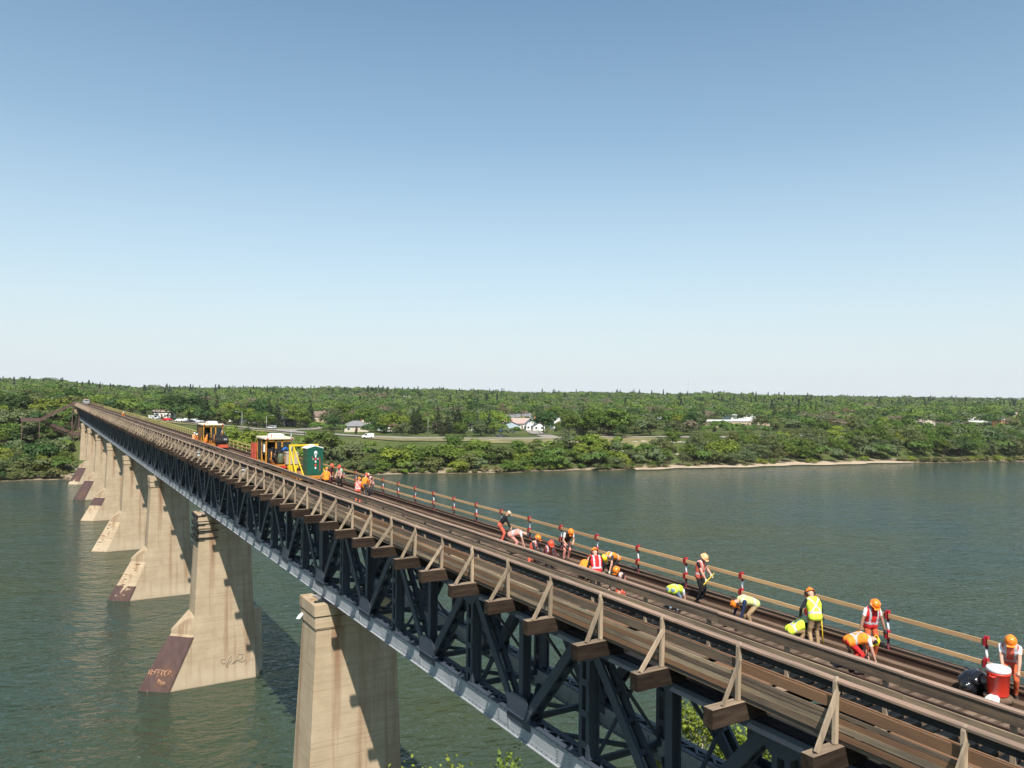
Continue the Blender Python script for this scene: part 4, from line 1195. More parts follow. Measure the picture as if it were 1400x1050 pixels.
        m = MB(); m.bx(-1.2, -1.12, c0 + .18, c0 + .5, 1.75, 2.4); m.build('white_panel', M_WHITE, e)
        m = MB(); m.bx(.2, 1.1, -.5, -.38, .50, .76); m.build('bumper', M_BYEL, e)
        m = MB(); m.bx(-.35, .1, -.5, -.45, .55, .72); m.build('sign_plate', M_GLSIGN, e)
    else:
        m = MB(); m.bx(-.15, 1.25, -.5, 1.3, .85, 1.55); m.bx(-.1, 1.15, -.3, 1.0, 1.55, 1.72)
        for q in range(6): m.tube((-.1 + .24 * q, -.62, .8), (-.1 + .24 * q, -.52, 1.5), .07, .07, 8)
        m.build('engine_block', M_DARKM, e)
        m = MB(); m.bx(.1, 1.2, -.6, -.45, .35, .7); m.bx(-.2, 1.3, -.45, -.3, .3, .5); m.build('front_guard', M_REDBOX, e)
        m = MB(); m.bx(.75, 1.0, -.56, -.51, 1.2, 1.4); m.build('white_plate', M_WHITE, e)
        m = MB(); m.path([(.4, -.2, 1.7), (.55, -.3, 2.3), (.85, -.2, 2.2), (.9, 0, 1.6)], .035, 6); m.build('hose', M_GREYM, e)
        m = MB(); m.lathe([(0, 0), (.35, .02), (.4, .1), (.35, .18), (0, .2)], (.9, c0 + .9, 2.99), 14); m.build('fan_housing', M_BLACK, ro)
        m = MB(); m.bx(-1.2, -1.13, c1 - .1, c1 + .7, .9, 2.8); m.build('open_door', M_DARKM, e)
    return e
y_pot = at(428, 18.3).y
machine('track_machine', y_pot + 7.2, 'nearer yellow track machine with a beige engine cabinet and exhaust pipe behind the green toilet', 6.6, True)
machine('track_machine', at(292, 18.0).y - 1.5, 'farther yellow track machine with a dark engine block, beside the orange-hooded person', 5.6, False)

# toilet on its yellow rail cart
ct = empty('rail_cart', (X_TR, y_pot - .9, Z_TIE), 0, 'yellow rail cart with a tall yellow frame carrying the green toilet', 'rail cart')
wheels(ct, 1, (.55, 3.6), .2)
m = MB(); m.bx(-1.2, 1.3, 0, 4.4, .46, .60); m.bx(-1.25, 1.35, -.08, 0, .38, .62); m.bx(-.9, -.7, .02, 4.3, .3, .459); m.bx(.7, .9, .02, 4.3, .3, .459); m.build('deck', M_ORY, ct)
m = MB()
for x in (-1.15, -.85, 1.02): m.bx(x, x + .11, 2.35, 2.47, .60, 2.72)
m.bx(-1.16, 1.14, 2.34, 2.48, 2.722, 2.86); m.bx(-.2, 1.0, 2.38, 2.44, 2.5, 2.718)
m.beam((-.8, 2.3, 2.6), (-.62, .25, .6), .07, .07); m.beam((-1.12, 2.3, 2.6), (-1.12, .35, .6), .07, .07); m.beam((1.08, 2.3, 2.3), (1.1, .4, .6), .06, .06)
m.bx(-1.15, -.5, 2.5, 2.58, .6, 1.0); m.build('yellow_frame', M_BYEL, ct)
to = empty('portable_toilet', (X_TR + .32, y_pot + .2, Z_TIE + .604), 0, 'dark green portable toilet with a white roof standing on the yellow rail cart', 'portable toilet')
m = MB()
hw, hd_ = .62, .60
m.bx(-hw, hw, -hd_, hd_, .0, .08)
m.bx(-hw + .03, hw - .03, -hd_ + .03, hd_ - .03, .08, 1.95)
for x in (-hw + .02, hw - .10): m.bx(x, x + .08, -hd_, -hd_ + .03, .08, 1.95)
for z in (.5, 1.0, 1.5): m.bx(-hw, -hw + .03, -.5, .5, z, z + .06); m.bx(hw - .03, hw, -.5, .5, z, z + .06)
m.add([(-hw, -hd_, 1.95), (hw, -hd_, 1.95), (hw, hd_, 1.95), (-hw, hd_, 1.95), (-hw, -hd_, 2.02), (0, -hd_, 2.2), (hw, -hd_, 2.02), (-hw, hd_, 2.02), (0, hd_, 2.2), (hw, hd_, 2.02)],
      [(0, 3, 2, 1), (0, 1, 6, 5, 4), (3, 7, 8, 9, 2), (0, 4, 7, 3), (1, 2, 9, 6), (4, 5, 8, 7), (5, 6, 9, 8)])
m.build('shell', M_GREEN, to)
m = MB()
m.add([(-hw - .04, -hd_ + .05, 2.03), (0, -hd_ + .05, 2.225), (hw + .04, -hd_ + .05, 2.03), (-hw - .04, hd_ + .05, 2.03), (0, hd_ + .05, 2.225), (hw + .04, hd_ + .05, 2.03)] +
      [(-hw - .04, -hd_ + .05, 2.08), (0, -hd_ + .05, 2.30), (hw + .04, -hd_ + .05, 2.08), (-hw - .04, hd_ + .05, 2.08), (0, hd_ + .05, 2.30), (hw + .04, hd_ + .05, 2.08)],
      [(0, 1, 7, 6), (1, 2, 8, 7), (3, 9, 10, 4), (4, 10, 11, 5), (6, 7, 10, 9), (7, 8, 11, 10), (0, 6, 9, 3), (2, 5, 11, 8), (0, 3, 4, 1), (1, 4, 5, 2)])
m.build('roof', M_WHITE, to)
d = MB(); d.bx(-.42, .42, -hd_ - .005, -hd_ + .029, .12, 1.9); dor = d.build('door', M_GREEN, to)
m = MB(); y_ = -hd_ - .02
m.bx(-.10, .14, y_, y_ + .012, 1.66, 1.78); m.bx(-.06, .10, y_, y_ + .012, 1.78, 1.86); m.bx(-.02, .06, y_, y_ + .012, 1.36, 1.60); m.bx(-.08, .12, y_, y_ + .012, 1.54, 1.605)
m.bx(-.03, .07, y_, y_ + .012, .98, 1.12); m.bx(-.03, .07, y_, y_ + .012, .50, .64); m.bx(.14, .24, y_, y_ + .012, 1.22, 1.28); m.bx(-.2, -.14, y_, y_ + .012, 1.2, 1.28)
m.build('white_lettering', M_WHITE, dor)
m = MB(); m.bx(-.04, .08, y_, y_ + .012, 1.17, 1.32); m.bx(-.04, .08, y_, y_ + .012, .70, .86); m.bx(-.26, -.20, y_, y_ + .012, 1.34, 1.42); m.bx(.25, .31, y_, y_ + .012, 1.3, 1.36)
m.bx(.34, .375, y_, y_ + .012, .35, 1.30); m.build('red_lettering', M_GLSIGN, dor)

# truck at the far end of the bridge
tr = empty('rail_truck', (X_TR, 357, Z_TIE + .17), 0, 'white road-rail truck parked on the track at the far end of the bridge', 'truck')
m = MB(); m.bx(-1.05, 1.05, 0, 1.5, .5, 1.35); m.add([(-1, 1.2, 1.35), (1, 1.2, 1.35), (1, 3, 1.35), (-1, 3, 1.35), (-.85, 1.8, 2.2), (.85, 1.8, 2.2), (.85, 2.9, 2.2), (-.85, 2.9, 2.2)], [(4, 5, 6, 7), (0, 1, 5, 4), (1, 2, 6, 5), (2, 3, 7, 6), (3, 0, 4, 7)]); m.bx(-1.05, 1.05, 1.5, 3.1, .5, 1.35); m.bx(-1.1, 1.1, 3.15, 6.2, .6, 1.9)
m.build('body', M_GREYM, tr)
m = MB(); m.box((0, 1.42, 1.8), (1.6, .03, .6), 0, Euler((-.6, 0, 0)).to_matrix()); m.build('windscreen', M_GLASS, tr)
for x in (-.95, .95):
    for y in (.8, 5): m = MB(); m.tube((x - .13, y, .42), (x + .13, y, .42), .42, .42, 14); m.build('wheel', M_BLACK, tr)
for x in (-.75, .75): m = MB(); m.bx(x - .15, x + .15, -.03, .0, .9, 1.1); m.build('headlight', M_GREYM, tr)
m = MB(); m.bx(-.8, .8, 1.9, 2.1, 2.21, 2.35); m.build('light_bar', M_ORY, tr)

# cooler, rubbish bag, buckets, rag
p = at(1377, 19.2, Z_TIE + .1); cz = CAM_H - 6.85
e = empty('water_cooler', (19.05, p.y + .12, Z_TIE + .12), 0, 'large red round water cooler with a white lid at the right edge', 'cooler')
m = MB(); m.lathe([(0, .13), (.20, .13), (.215, .16), (.235, .62), (.25, .63), (.25, .66), (.235, .67), (.0, .67)], n=24); m.build('body', M_COOL, e)
m = MB(); m.lathe([(.238, .672), (.255, .69), (.255, .74), (.235, .775), (.10, .79), (0, .79)], n=24); m.build('lid', M_WHITE, e)
for q in (-1, 1): m = MB(); m.path([(.24 * q, -.06, .60), (.30 * q, -.05, .60), (.30 * q, .05, .60), (.24 * q, .06, .60)], .018, 6); m.build('handle', M_COOL, e)
m = MB(); m.lathe([(0, 0), (.30, .0), (.30, .12), (0, .125)], n=16); m.build('stand', M_W_TRACK, e)
def lumpy(name, c, r, seed, mat, s, wr=.25, label=None, cat=None):
    rng = random.Random(seed); bm = bmesh.new(); bmesh.ops.create_icosphere(bm, subdivisions=4, radius=1)
    ph = [(Vector((rng.gauss(0, 1), rng.gauss(0, 1), rng.gauss(0, 1))).normalized(), rng.uniform(2, 5.5), rng.uniform(0, 6)) for _ in range(16)]
    for v_ in bm.verts:
        d = 1 + sum(wr / 6 * (1 - abs(math.sin(a.dot(v_.co) * k + o))) for a, k, o in ph) - wr
        v_.co = Vector((v_.co.x * d * r * s[0], v_.co.y * d * r * s[1], max(v_.co.z * d * r * s[2], -r * s[2] * .7)))
    me = bpy.data.meshes.new(name); bm.to_mesh(me); bm.free(); me.materials.append(mat)
    o = bpy.data.objects.new(name, me); COL.objects.link(o); me.polygons.foreach_set('use_smooth', [True] * len(me.polygons)); o.location = c; tag(o, label, cat); return o
M_BAG = plain('black_plastic', (0.012, 0.012, 0.014), 0.18, 0, 0.7, 0.1, 8, 0.3)
pb = at(1334, 19.3); lumpy('rubbish_bag', (19.3, pb.y, Z_TIE + .30), .5, 3, M_BAG, (1.0, .62, .60), .30, 'shiny black plastic rubbish bag lying beside the red cooler', 'rubbish bag')
pr = at(1354, 18.9); lumpy('white_sack', (18.85, pr.y - .1, Z_TIE + .17), .26, 5, CL['white'], (1, .6, .5), .3, 'crumpled white sack at the foot of the red cooler', 'sack')
for px, lab in ((275, 'small white bucket hung on the walkway fence by the farther machine'), (337, 'small white bucket hung on the walkway fence by the nearer machine')):
    q = at(px, X_HR, Z_OUT + .8); e = empty('bucket', (X_HR - .22, q.y, Z_OUT + .55), 0, lab, 'bucket', 'white buckets on the walkway fence')
    m = MB(); m.lathe([(0, 0), (.13, 0), (.16, .36), (.172, .36), (.172, .39), (.15, .39), (.14, .02)], n=14); m.build('pail', M_WHITE, e)
    m = MB(); m.path([(-.16, 0, .36), (-.1, 0, .55), (.1, 0, .55), (.16, 0, .36)], .012, 5); m.build('handle', M_GREYM, e)
m = MB(); zc = CAM_H - 13.57 - 1.0; yc = PIER_S[1] + 1.3
m.add([(15.52, yc, zc), (15.52, yc - .35, zc + .05), (15.0, yc + .1, zc - .5), (15.15, yc - .2, zc - .45), (15.3, yc - .1, zc - .12), (15.2, yc + .15, zc - .25)], [(0, 4, 1), (4, 3, 1), (0, 5, 4), (5, 2, 4), (4, 2, 3)])
tag(m.build('torn_sheet', M_WHITE), 'small torn white sheet hanging off the left end of the near pier cap', 'torn sheet')
m = MB(); m.box((X_IN + .12, at(832, 16.4).y, Z_TIE + .18), (.30, .28, .26)); m.bx(X_IN + .03, X_IN + .21, at(832, 16.4).y - .08, at(832, 16.4).y + .08, Z_TIE + .31, Z_TIE + .36)
for (px, X, lab) in ((868, 17.0, 'small red and white tool box on the ties near the visored person'),):
    q = at(px, 16.75); e = empty('tool_box', (16.75, q.y, Z_TIE + .06), .3, lab, 'tool box'); m = MB(); m.bx(-.25, .1, -.12, .12, 0, .2); m.build('box', M_COOL, e); m = MB(); m.bx(.1, .25, -.11, .11, 0, .2); m.build('end', M_WHITE, e); m = MB(); m.path([(-.15, 0, .2), (-.15, 0, .28), (.05, 0, .28), (.05, 0, .2)], .012, 5); m.build('handle', M_BLACK, e)
q = at(1018, 16.9); e = lumpy('glove', (16.9, q.y, Z_TIE + .05), .1, 9, M_GLOVE, (1.4, .8, .6), .3, 'pale work glove lying on the ties under the inner rail', 'glove')
# steel stairs at the left end
M_STAIR = mat_noise('brown_steel', (0.115, 0.068, 0.058), 0.7, 0.3, 1.5, 0.1)
SY = 366.0
st = empty('stair_tower', (2, SY, 0), 0, 'brown steel stair tower zigzagging down from the far left end of the bridge', 'stairs')
zA, zB, zC = Z_OUT + .2, Z_OUT - 6.2, Z_OUT - 12.0
def flight(a, b, nm):
    m = MB(); a, b = Vector(a), Vector(b); n = 24
    for q in (-.8, .8):
        off = Vector((0, q, 0)); m.beam(a + off, b + off, .1, .35); m.beam(a + off + Vector((0, 0, 1.1)), b + off + Vector((0, 0, 1.1)), .08, .12); m.beam(a + off + Vector((0, 0, .6)), b + off + Vector((0, 0, .6)), .06, .4)
        for k in range(0, n + 1, 2): c = a + (b - a) * (k / n) + off; m.tube(c, c + Vector((0, 0, 1.1)), .035, .035, 6)
    for k in range(n): c = a + (b - a) * ((k + .5) / n); m.box(c, (.5, 1.55, .05))
    m.build(nm, M_STAIR, st)
flight((11.5, 0, zA), (0.2, 0, zB), 'upper_flight'); flight((0.2, 2.0, zB), (11.8, 2.0, zC), 'lower_flight')
for (x0, x1, z) in ((11.5, 14.2, zA), (-6.5, .2, zB), (11.8, 15.5, zC)):
    m = MB(); m.bx(x0 + .1, x1, -.9, 2.9, z - .12, z); m.bx(x0 + .1, x1, -.9, -.8, z, z + 1.1); m.bx(x0, x1 - .1, 2.8, 2.9, z + .9, z + 1.1); m.build('landing', M_STAIR, st)
for x, zt in ((-6.0, zB), (.0, zB), (11.4, zA), (13.8, zA), (11.9, zC)):
    for y in (-.85, 2.85):
        m = MB(); gz = height(x + 2, SY + y) - .5; m.beam((x, y, gz), (x, y, zt - .13), .28, .28); m.build('column', M_STAIR, st)
m = MB(); m.beam((.3, -.7, zB - 1), (11.2, -.7, zC - .5), .16, .16); m.beam((.3, -.7, zC - .5), (11.2, -.7, zB - 1), .16, .16); m.beam((11.4, -.7, zC), (13.8, -.7, zA - 1), .16, .16); m.build('bracing', M_STAIR, st)
# abutment beyond the last span
m = MB(); m.bx(14.6, 21.2, S_END + .3, S_END + 6, 10, CAM_H - 7.9); m.bx(13.2, 22.6, S_END + 2.2, S_END + 6.5, 10, CAM_H - 12)
tag(m.build('bridge_abutment', M_CONC), 'concrete abutment under the far end of the bridge deck', 'abutment')
# ------------------------------------------------------------------ roads, cars, houses beyond the river
M_ASPH = mat_noise('pale_asphalt', (0.25, 0.22, 0.185), 0.9, 0.15, 0.6, 0.1, dirt=(0.26, 0.24, 0.21))
M_PATH = mat_noise('pale_gravel', (0.33, 0.29, 0.22), 0.95, 0.15, 0.8, 0.1)
M_KERB = plain('kerb_concrete', (0.36, 0.33, 0.28), 0.9)
M_SAND = mat_noise('beach_sand', (0.40, 0.315, 0.22), 0.95, 0.15, 0.35, 0.2, dirt=(0.30, 0.23, 0.15))
M_LAWN = mat_noise('dry_lawn', (0.17, 0.15, 0.066), 0.95, 0.35, 0.12, 0.2, dirt=(0.24, 0.195, 0.105))
M_LINE = plain('road_paint', (0.7, 0.68, 0.6), 0.8)

def smooth_path(pts, n=8):
    out = []
    P = [Vector((x, y, 0)) for x, y in pts]; P = [P[0] * 2 - P[1]] + P + [P[-1] * 2 - P[-2]]
    for i in range(1, len(P) - 2):
        for k in range(n):
            t = k / n; a, b, c, d = P[i - 1:i + 3]
            out.append(.5 * ((2 * b) + (c - a) * t + (2 * a - 5 * b + 4 * c - d) * t * t + (3 * b - a - 3 * c + d) * t ** 3))
    out.append(P[-2]); return out
def strip(name, pts, w, lift, mat, label=None, cat=None, off=0.0, kind='structure', n=8, dash=False):
    pa = smooth_path(pts, n); m = MB(); vs = []; fs = []; K = 5
    for i, p in enumerate(pa):
        d = (pa[min(i + 1, len(pa) - 1)] - pa[max(i - 1, 0)]).normalized(); nn = Vector((-d.y, d.x, 0))
        for k in range(K):
            q = p + nn * (off + w * (k / (K - 1) - .5)); vs.append((q.x, q.y, height(q.x, q.y) + lift))
    for i in range(len(pa) - 1):
        if dash and i % 2: continue
        for k in range(K - 1): a = i * K + k; fs.append((a, a + K, a + K + 1, a + 1))
    m.add(vs, fs, 0, True); o = m.build(name, mat); tag(o, label, cat, None, kind); return o
ROAD = [(560, 222), (420, 262), (330, 288), (250, 310), (210, 320), (186, 328), (154, 338), (130, 349), (112, 364), (98, 384), (84, 405), (66, 422), (40, 440), (0, 468), (-60, 510)]
strip('road', ROAD, 10.5, .30, M_ASPH, 'pale grey riverside road running past the houses', 'road')
strip('road_marking', ROAD, .35, .33, M_LINE, 'broken centre line on the riverside road', 'road marking', 0, 'structure', 8, True)
strip('kerb', ROAD, .35, .42, M_KERB, 'concrete kerb on the house side of the road', 'kerb', -5.4)
strip('kerb', ROAD, .35, .42, M_KERB, 'concrete kerb on the river side of the road', 'kerb', 5.4)
strip('side_road', [(101, 376), (112, 402), (135, 440), (170, 500)], 11, .26, M_ASPH, 'side street leaving the riverside road between the trees', 'road')
strip('side_road', [(218, 321), (232, 352), (255, 400)], 8, .26, M_ASPH, 'side street beside the white gabled house', 'road')
strip('parking_lane', [(104, 340), (96, 352), (84, 372), (70, 394)], 12, .22, M_ASPH, 'broad paved corner below the riverside road', 'road')
strip('footpath', [(330, 268), (262, 287), (232, 300), (208, 309), (190, 312), (172, 314)], 2.0, .22, M_PATH, 'pale footpath crossing the grass below the road', 'path')
strip('footpath', [(262, 273), (236, 281), (214, 291), (200, 293)], 1.6, .22, M_PATH, 'second pale footpath lower on the grass bank', 'path')
strip('footpath', [(12, 318), (15, 326), (11, 338), (2, 348)], 2.2, .22, M_PATH, 'dirt track winding up the bank beside the far piers', 'path')
LAWN = [(262, 290), (230, 299), (205, 308), (180, 316), (150, 326), (128, 338)]
strip('grass_field', LAWN, 20, .30, M_LAWN, 'mown dry grass strip between road and river bushes', 'grass')
strip('grass_field', [(92, 356), (74, 382), (58, 402), (30, 420)], 22, .26, M_LAWN, 'grassy slope beside the far end of the bridge', 'grass')
def beach(pts, w0, name, label):
    m = MB(); vs = []; fs = []
    for i, x in enumerate(pts):
        b = bank(x); w = w0 * (0.45 + .55 * math.sin(math.pi * (i + .5) / len(pts))) * (1 + .25 * math.sin(x * .37))
        for k in range(5):
            y = b - 2.0 + (w + 2.0) * k / 4; vs.append((x, y, max(height(x, y), -.15) + .18 + (.25 if 0 < k < 4 else 0)))
    for i in range(len(pts) - 1):
        for k in range(4): a = i * 5 + k; fs.append((a, a + 5, a + 6, a + 1))
    m.add(vs, fs, 0, True); o = m.build(name, M_SAND); tag(o, label, 'sandbar', None, 'structure')
beach([218 + 3 * i for i in range(52)], 6.0, 'sand_beach', 'long pale sand beach under the right-hand river trees')

CARS = {'red': (0.50, 0.02, 0.025), 'white': (0.75, 0.75, 0.74), 'black': (0.015, 0.015, 0.017), 'silver': (0.42, 0.43, 0.44), 'blue': (0.06, 0.10, 0.18), 'dark': (0.05, 0.05, 0.055)}
CM = {k: plain(k + '_car_paint', c, 0.3, 0.0, 0.6, 0.03, 2, 0) for k, c in CARS.items()}
def car(px, py, rz, col, label, kind='sedan', cat='car', group='cars beyond the river'):
    g = ground_at(px, py, .3); e = empty('parked_car' if kind != 'van' else 'van', (g.x, g.y, g.z + .32), rz, label, cat, group)
    L, Wd = 4.6, 1.8
    prof = {'sedan': [(-2.3, .35), (-2.3, .82), (-1.7, .95), (-1.1, 1.42), (.5, 1.42), (1.15, .95), (2.2, .78), (2.3, .35)],
            'suv': [(-2.35, .4), (-2.35, 1.05), (-2.2, 1.72), (.55, 1.74), (1.2, 1.1), (2.25, .98), (2.35, .4)],
            'pickup': [(-2.7, .45), (-2.7, 1.05), (-.75, 1.05), (-.6, 1.8), (.7, 1.8), (1.3, 1.15), (2.6, 1.05), (2.7, .45)],
            'van': [(-2.6, .4), (-2.6, 2.05), (1.1, 2.05), (1.85, 1.25), (2.6, 1.05), (2.7, .4)]}[kind]
    m = MB(); n = len(prof)
    vs = []
    for q in (-1, 1):
        for x, z in prof: vs.append((x, q * Wd / 2 * (1 if z < 1.06 else .86), z))
    m.add(vs, [tuple(range(n)), tuple(reversed(range(n, 2 * n)))] + [(i, i + n, (i + 1) % n + n, (i + 1) % n) for i in range(n)])
    m.build('body', CM[col], e)
    zt = max(z for x, z in prof); m = MB(); zb = 1.0 if kind in ('sedan',) else 1.12
    x0, x1 = {'sedan': (-1.05, .75), 'suv': (-2.0, .75), 'pickup': (-.5, .85), 'van': (.3, 1.5)}[kind]
    for q in (-1, 1): m.add([(x0 - .12, q * Wd * .463, zb), (x1 + .12, q * Wd * .463, zb), (x1 - .25, q * Wd * .440, zt - .12), (x0 + .12, q * Wd * .440, zt - .12)], [(0, 1, 2, 3)])
    m.build('window', M_GLASS, e)
    for x in (-1.45, 1.45):
        for q in (-1, 1): m = MB(); m.tube((x, q * .80, .33), (x, q * .93, .33), .34, .34, 12); m.build('wheel', M_BLACK, e)
    for q in (-1, 1): m = MB(); m.bx(prof[-1][0] - .06, prof[-1][0] + .012, q * .62 - .17, q * .62 + .17, .62, .76); m.build('headlight', M_GREYM, e)
    return e
car(229, 575.5, R(-30), 'red', 'red car parked left of the white cars beyond the bridge', 'sedan')
car(211, 573.5, R(-30), 'white', 'white van parked left of the red car beyond the bridge', 'van', 'van')
car(246, 576.5, R(-40), 'white', 'white car just right of the red car', 'sedan')
car(254, 577, R(40), 'white', 'white pickup parked second right of the red car', 'pickup', 'pickup')
car(260.5, 577.5, R(40), 'dark', 'dark car tucked between two white vehicles in the row', 'sedan')
car(267, 577.5, R(30), 'white', 'white van ending the row beside the big spruce', 'suv')
car(275, 578.5, R(35), 'silver', 'silver car at the right end of the row of parked cars', 'sedan')
car(371, 586.5, R(140), 'silver', 'silver car alone on the side street near the dark house', 'suv')
car(503, 599, R(160), 'white', 'white van driving on the riverside road above the bushes', 'van', 'van')
car(685, 598, R(158), 'black', 'black pickup driving on the riverside road before the white houses', 'pickup', 'pickup')
car(687.5, 590.5, R(20), 'blue', 'blue car parked left in front of the pale blue garage', 'sedan')
car(698, 592, R(160), 'dark', 'grey pickup parked right in front of the pale blue garage', 'pickup', 'pickup')
car(842, 605, R(160), 'dark', 'dark car half hidden by trees at the right end of the road', 'sedan')

WALL = {'white': plain('white_siding', (0.74, 0.73, 0.69), 0.8, 0, 0.2, 0.06, 2), 'cream': plain('cream_siding', (0.55, 0.49, 0.38), 0.8), 'blue': plain('pale_blue_siding', (0.40, 0.47, 0.54), 0.8), 'grey': plain('grey_siding', (0.25, 0.26, 0.28), 0.8),
        'dark': plain('dark_siding', (0.07, 0.07, 0.075), 0.8), 'brick': plain('orange_brick', (0.42, 0.19, 0.10), 0.9), 'tan': plain('tan_stucco', (0.44, 0.35, 0.25), 0.9)}
ROOF = {'grey': mat_noise('grey_shingle', (0.19, 0.185, 0.19), 0.9, 0.2, 2, 0.3), 'brown': mat_noise('brown_shingle', (0.18, 0.125, 0.10), 0.9, 0.2, 2, 0.3), 'red': mat_noise('red_brown_shingle', (0.19, 0.10, 0.075), 0.9, 0.2, 2, 0.3),
        'pink': mat_noise('pinkish_shingle', (0.37, 0.27, 0.24), 0.9, 0.15, 2, 0.3), 'white': mat_noise('white_roofing', (0.72, 0.71, 0.68), 0.8, 0.06, 0.5, 0.1), 'slate': mat_noise('slate_shingle', (0.15, 0.16, 0.185), 0.9, 0.2, 2, 0.3)}
M_WIN = plain('house_window', (0.04, 0.05, 0.06), 0.1, 0, 0.7, 0.05, 1, 0); M_DOOR = plain('house_door', (0.16, 0.07, 0.05), 0.6)
HOUSES = []
def house(px, py, w, d, h, rh, rz, wall, roof, label, style='gable', cat='house', nwin=3):
    """front looks towards -y before turning by rz"""
    g = ground_at(px, py); HOUSES.append((g.x, g.y, max(w, d) * .62))
    e = empty('house' if cat == 'house' else cat.replace(' ', '_'), (g.x, g.y, g.z - .3), rz, label, cat, 'houses beyond the river' if cat == 'house' else None)
    m = MB(); m.bx(-w / 2, w / 2, -d / 2, d / 2, 0, h + .3)
    if style == 'gable': m.add([(-w / 2, -d / 2, h + .3), (-w / 2, d / 2, h + .3), (-w / 2, 0, h + rh + .2), (w / 2, -d / 2, h + .3), (w / 2, d / 2, h + .3), (w / 2, 0, h + rh + .2)], [(0, 2, 1), (3, 4, 5)])
    if style == 'front': m.add([(-w / 2, -d / 2, h + .3), (w / 2, -d / 2, h + .3), (0, -d / 2, h + rh + .2), (-w / 2, d / 2, h + .3), (w / 2, d / 2, h + .3), (0, d / 2, h + rh + .2)], [(0, 1, 2), (3, 5, 4)])
    m.build('wall', WALL[wall], e)
    m = MB(); o = .5; z0, z1 = h + .14, h + rh + .32; th = .18
    def slab(q):
        a = [Vector(p) for p in q]; n = (a[1] - a[0]).cross(a[2] - a[0]).normalized()
        if n.z < 0: n = -n
        b = [p + n * th for p in a]; k = len(a)
        m.add(a + b, [tuple(reversed(range(k))), tuple(range(k, 2 * k))] + [(i, (i + 1) % k, k + (i + 1) % k, k + i) for i in range(k)])
    W_, D_ = w / 2 + o, d / 2 + o
    if style == 'gable': slab([(-W_, -D_, z0), (W_, -D_, z0), (W_, 0, z1), (-W_, 0, z1)]); slab([(W_, D_, z0), (-W_, D_, z0), (-W_, 0, z1), (W_, 0, z1)])
    elif style == 'front': slab([(-W_, D_, z0), (-W_, -D_, z0), (0, -D_, z1), (0, D_, z1)]); slab([(W_, -D_, z0), (W_, D_, z0), (0, D_, z1), (0, -D_, z1)])
    elif style == 'hip':
        r = max(.2, W_ - D_)
        slab([(-W_, -D_, z0), (W_, -D_, z0), (r, 0, z1), (-r, 0, z1)]); slab([(W_, D_, z0), (-W_, D_, z0), (-r, 0, z1), (r, 0, z1)]); slab([(-W_, D_, z0), (-W_, -D_, z0), (-r, 0, z1)]); slab([(W_, -D_, z0), (W_, D_, z0), (r, 0, z1)])
    else: m.bx(-W_, W_, -D_, D_, h + .304, h + .304 + rh)
    ro = m.build('roof', ROOF[roof], e)
    if style != 'flat': m = MB(); m.bx(w * .2, w * .2 + .7, .25, .95, h + rh * .5, h + rh + 1.1); m.build('chimney', WALL['brick'], ro)
    for i in range(nwin):
        x = -w / 2 + w * (i + .5) / nwin
        if i == nwin // 2 and nwin > 2:
            m = MB(); m.bx(x - .5, x + .5, -d / 2 - .04, -d / 2 - .002, .5, 2.5); m.build('door', M_DOOR, e); continue
        f = MB(); f.bx(x - .75, x + .75, -d / 2 - .06, -d / 2 - .003, 1.2, 2.6); fo = f.build('window', WALL['white'], e)
        m = MB(); m.bx(x - .62, x + .62, -d / 2 - .075, -d / 2 - .055, 1.32, 2.48); m.build('pane', M_WIN, fo)
    for q in (-1, 1):
        f = MB(); f.bx(q * w / 2 + q * .003, q * w / 2 + q * .06, -.6, .6, 1.2, 2.5); fo = f.build('window', WALL['white'], e)
        m = MB(); m.bx(q * w / 2 + q * .055, q * w / 2 + q * .075, -.48, .48, 1.32, 2.4); m.build('pane', M_WIN, fo)
    return e
RZ = R(-16)
house(487, 590, 13, 9, 3.0, 2.6, RZ, 'cream', 'grey', 'low cream bungalow with a grey hip roof behind the white van', 'hip')
house(529, 589, 8, 9, 3.0, 3.0, RZ + R(20), 'white', 'red', 'small white house with a red-brown roof among the trees', 'gable')
house(506, 579, 11, 8, 3.4, 2.4, RZ, 'white', 'pink', 'white house with pale roof behind the grey-roofed bungalow', 'hip')
house(605, 588, 10, 9, 3.0, 2.6, RZ, 'tan', 'pink', 'tan house mostly hidden behind the row of spruces', 'hip')
house(641, 588, 10, 8, 3.0, 2.4, RZ, 'white', 'grey', 'white house peeping out right of the middle spruces', 'gable')
house(694, 588, 13, 8, 2.7, 2.6, RZ + R(8), 'blue', 'pink', 'pale blue garage house with pinkish roof beside the white gabled house', 'front', 'house', 2)
house(711, 586, 11, 9, 3.2, 3.0, RZ, 'white', 'pink', 'white house with pinkish roof between garage and white gables', 'gable')
house(727, 588, 7, 9, 3.6, 3.6, RZ - R(12), 'white', 'slate', 'bright white steep-gabled house with slate roof', 'front')
house(735, 588.5, 7, 6, 2.6, 2.2, RZ, 'white', 'slate', 'small white porch wing joined right of the steep-gabled house', 'front', 'house', 2)
house(706, 571, 22, 12, 6.5, .4, RZ, 'grey', 'grey', 'grey two-storey flat-roofed block behind the white houses', 'flat', 'block', 4)
house(761, 586, 6, 8, 5.0, 2.4, RZ, 'white', 'grey', 'tall narrow white house glimpsed between two big dark trees', 'front', 'house', 2)
house(907, 581, 11, 8, 4.6, 1.2, RZ, 'white', 'white', 'white house with dark gables left of the white school', 'gable')
house(987, 583, 36, 16, 3.8, .5, R(-14), 'tan', 'white', 'long low building with a white flat roof above the river trees', 'flat', 'school', 8)
house(1011, 580, 22, 12, 6.6, .5, R(-14), 'white', 'white', 'taller white hall standing at the right end of the long low building', 'flat', 'hall', 5)
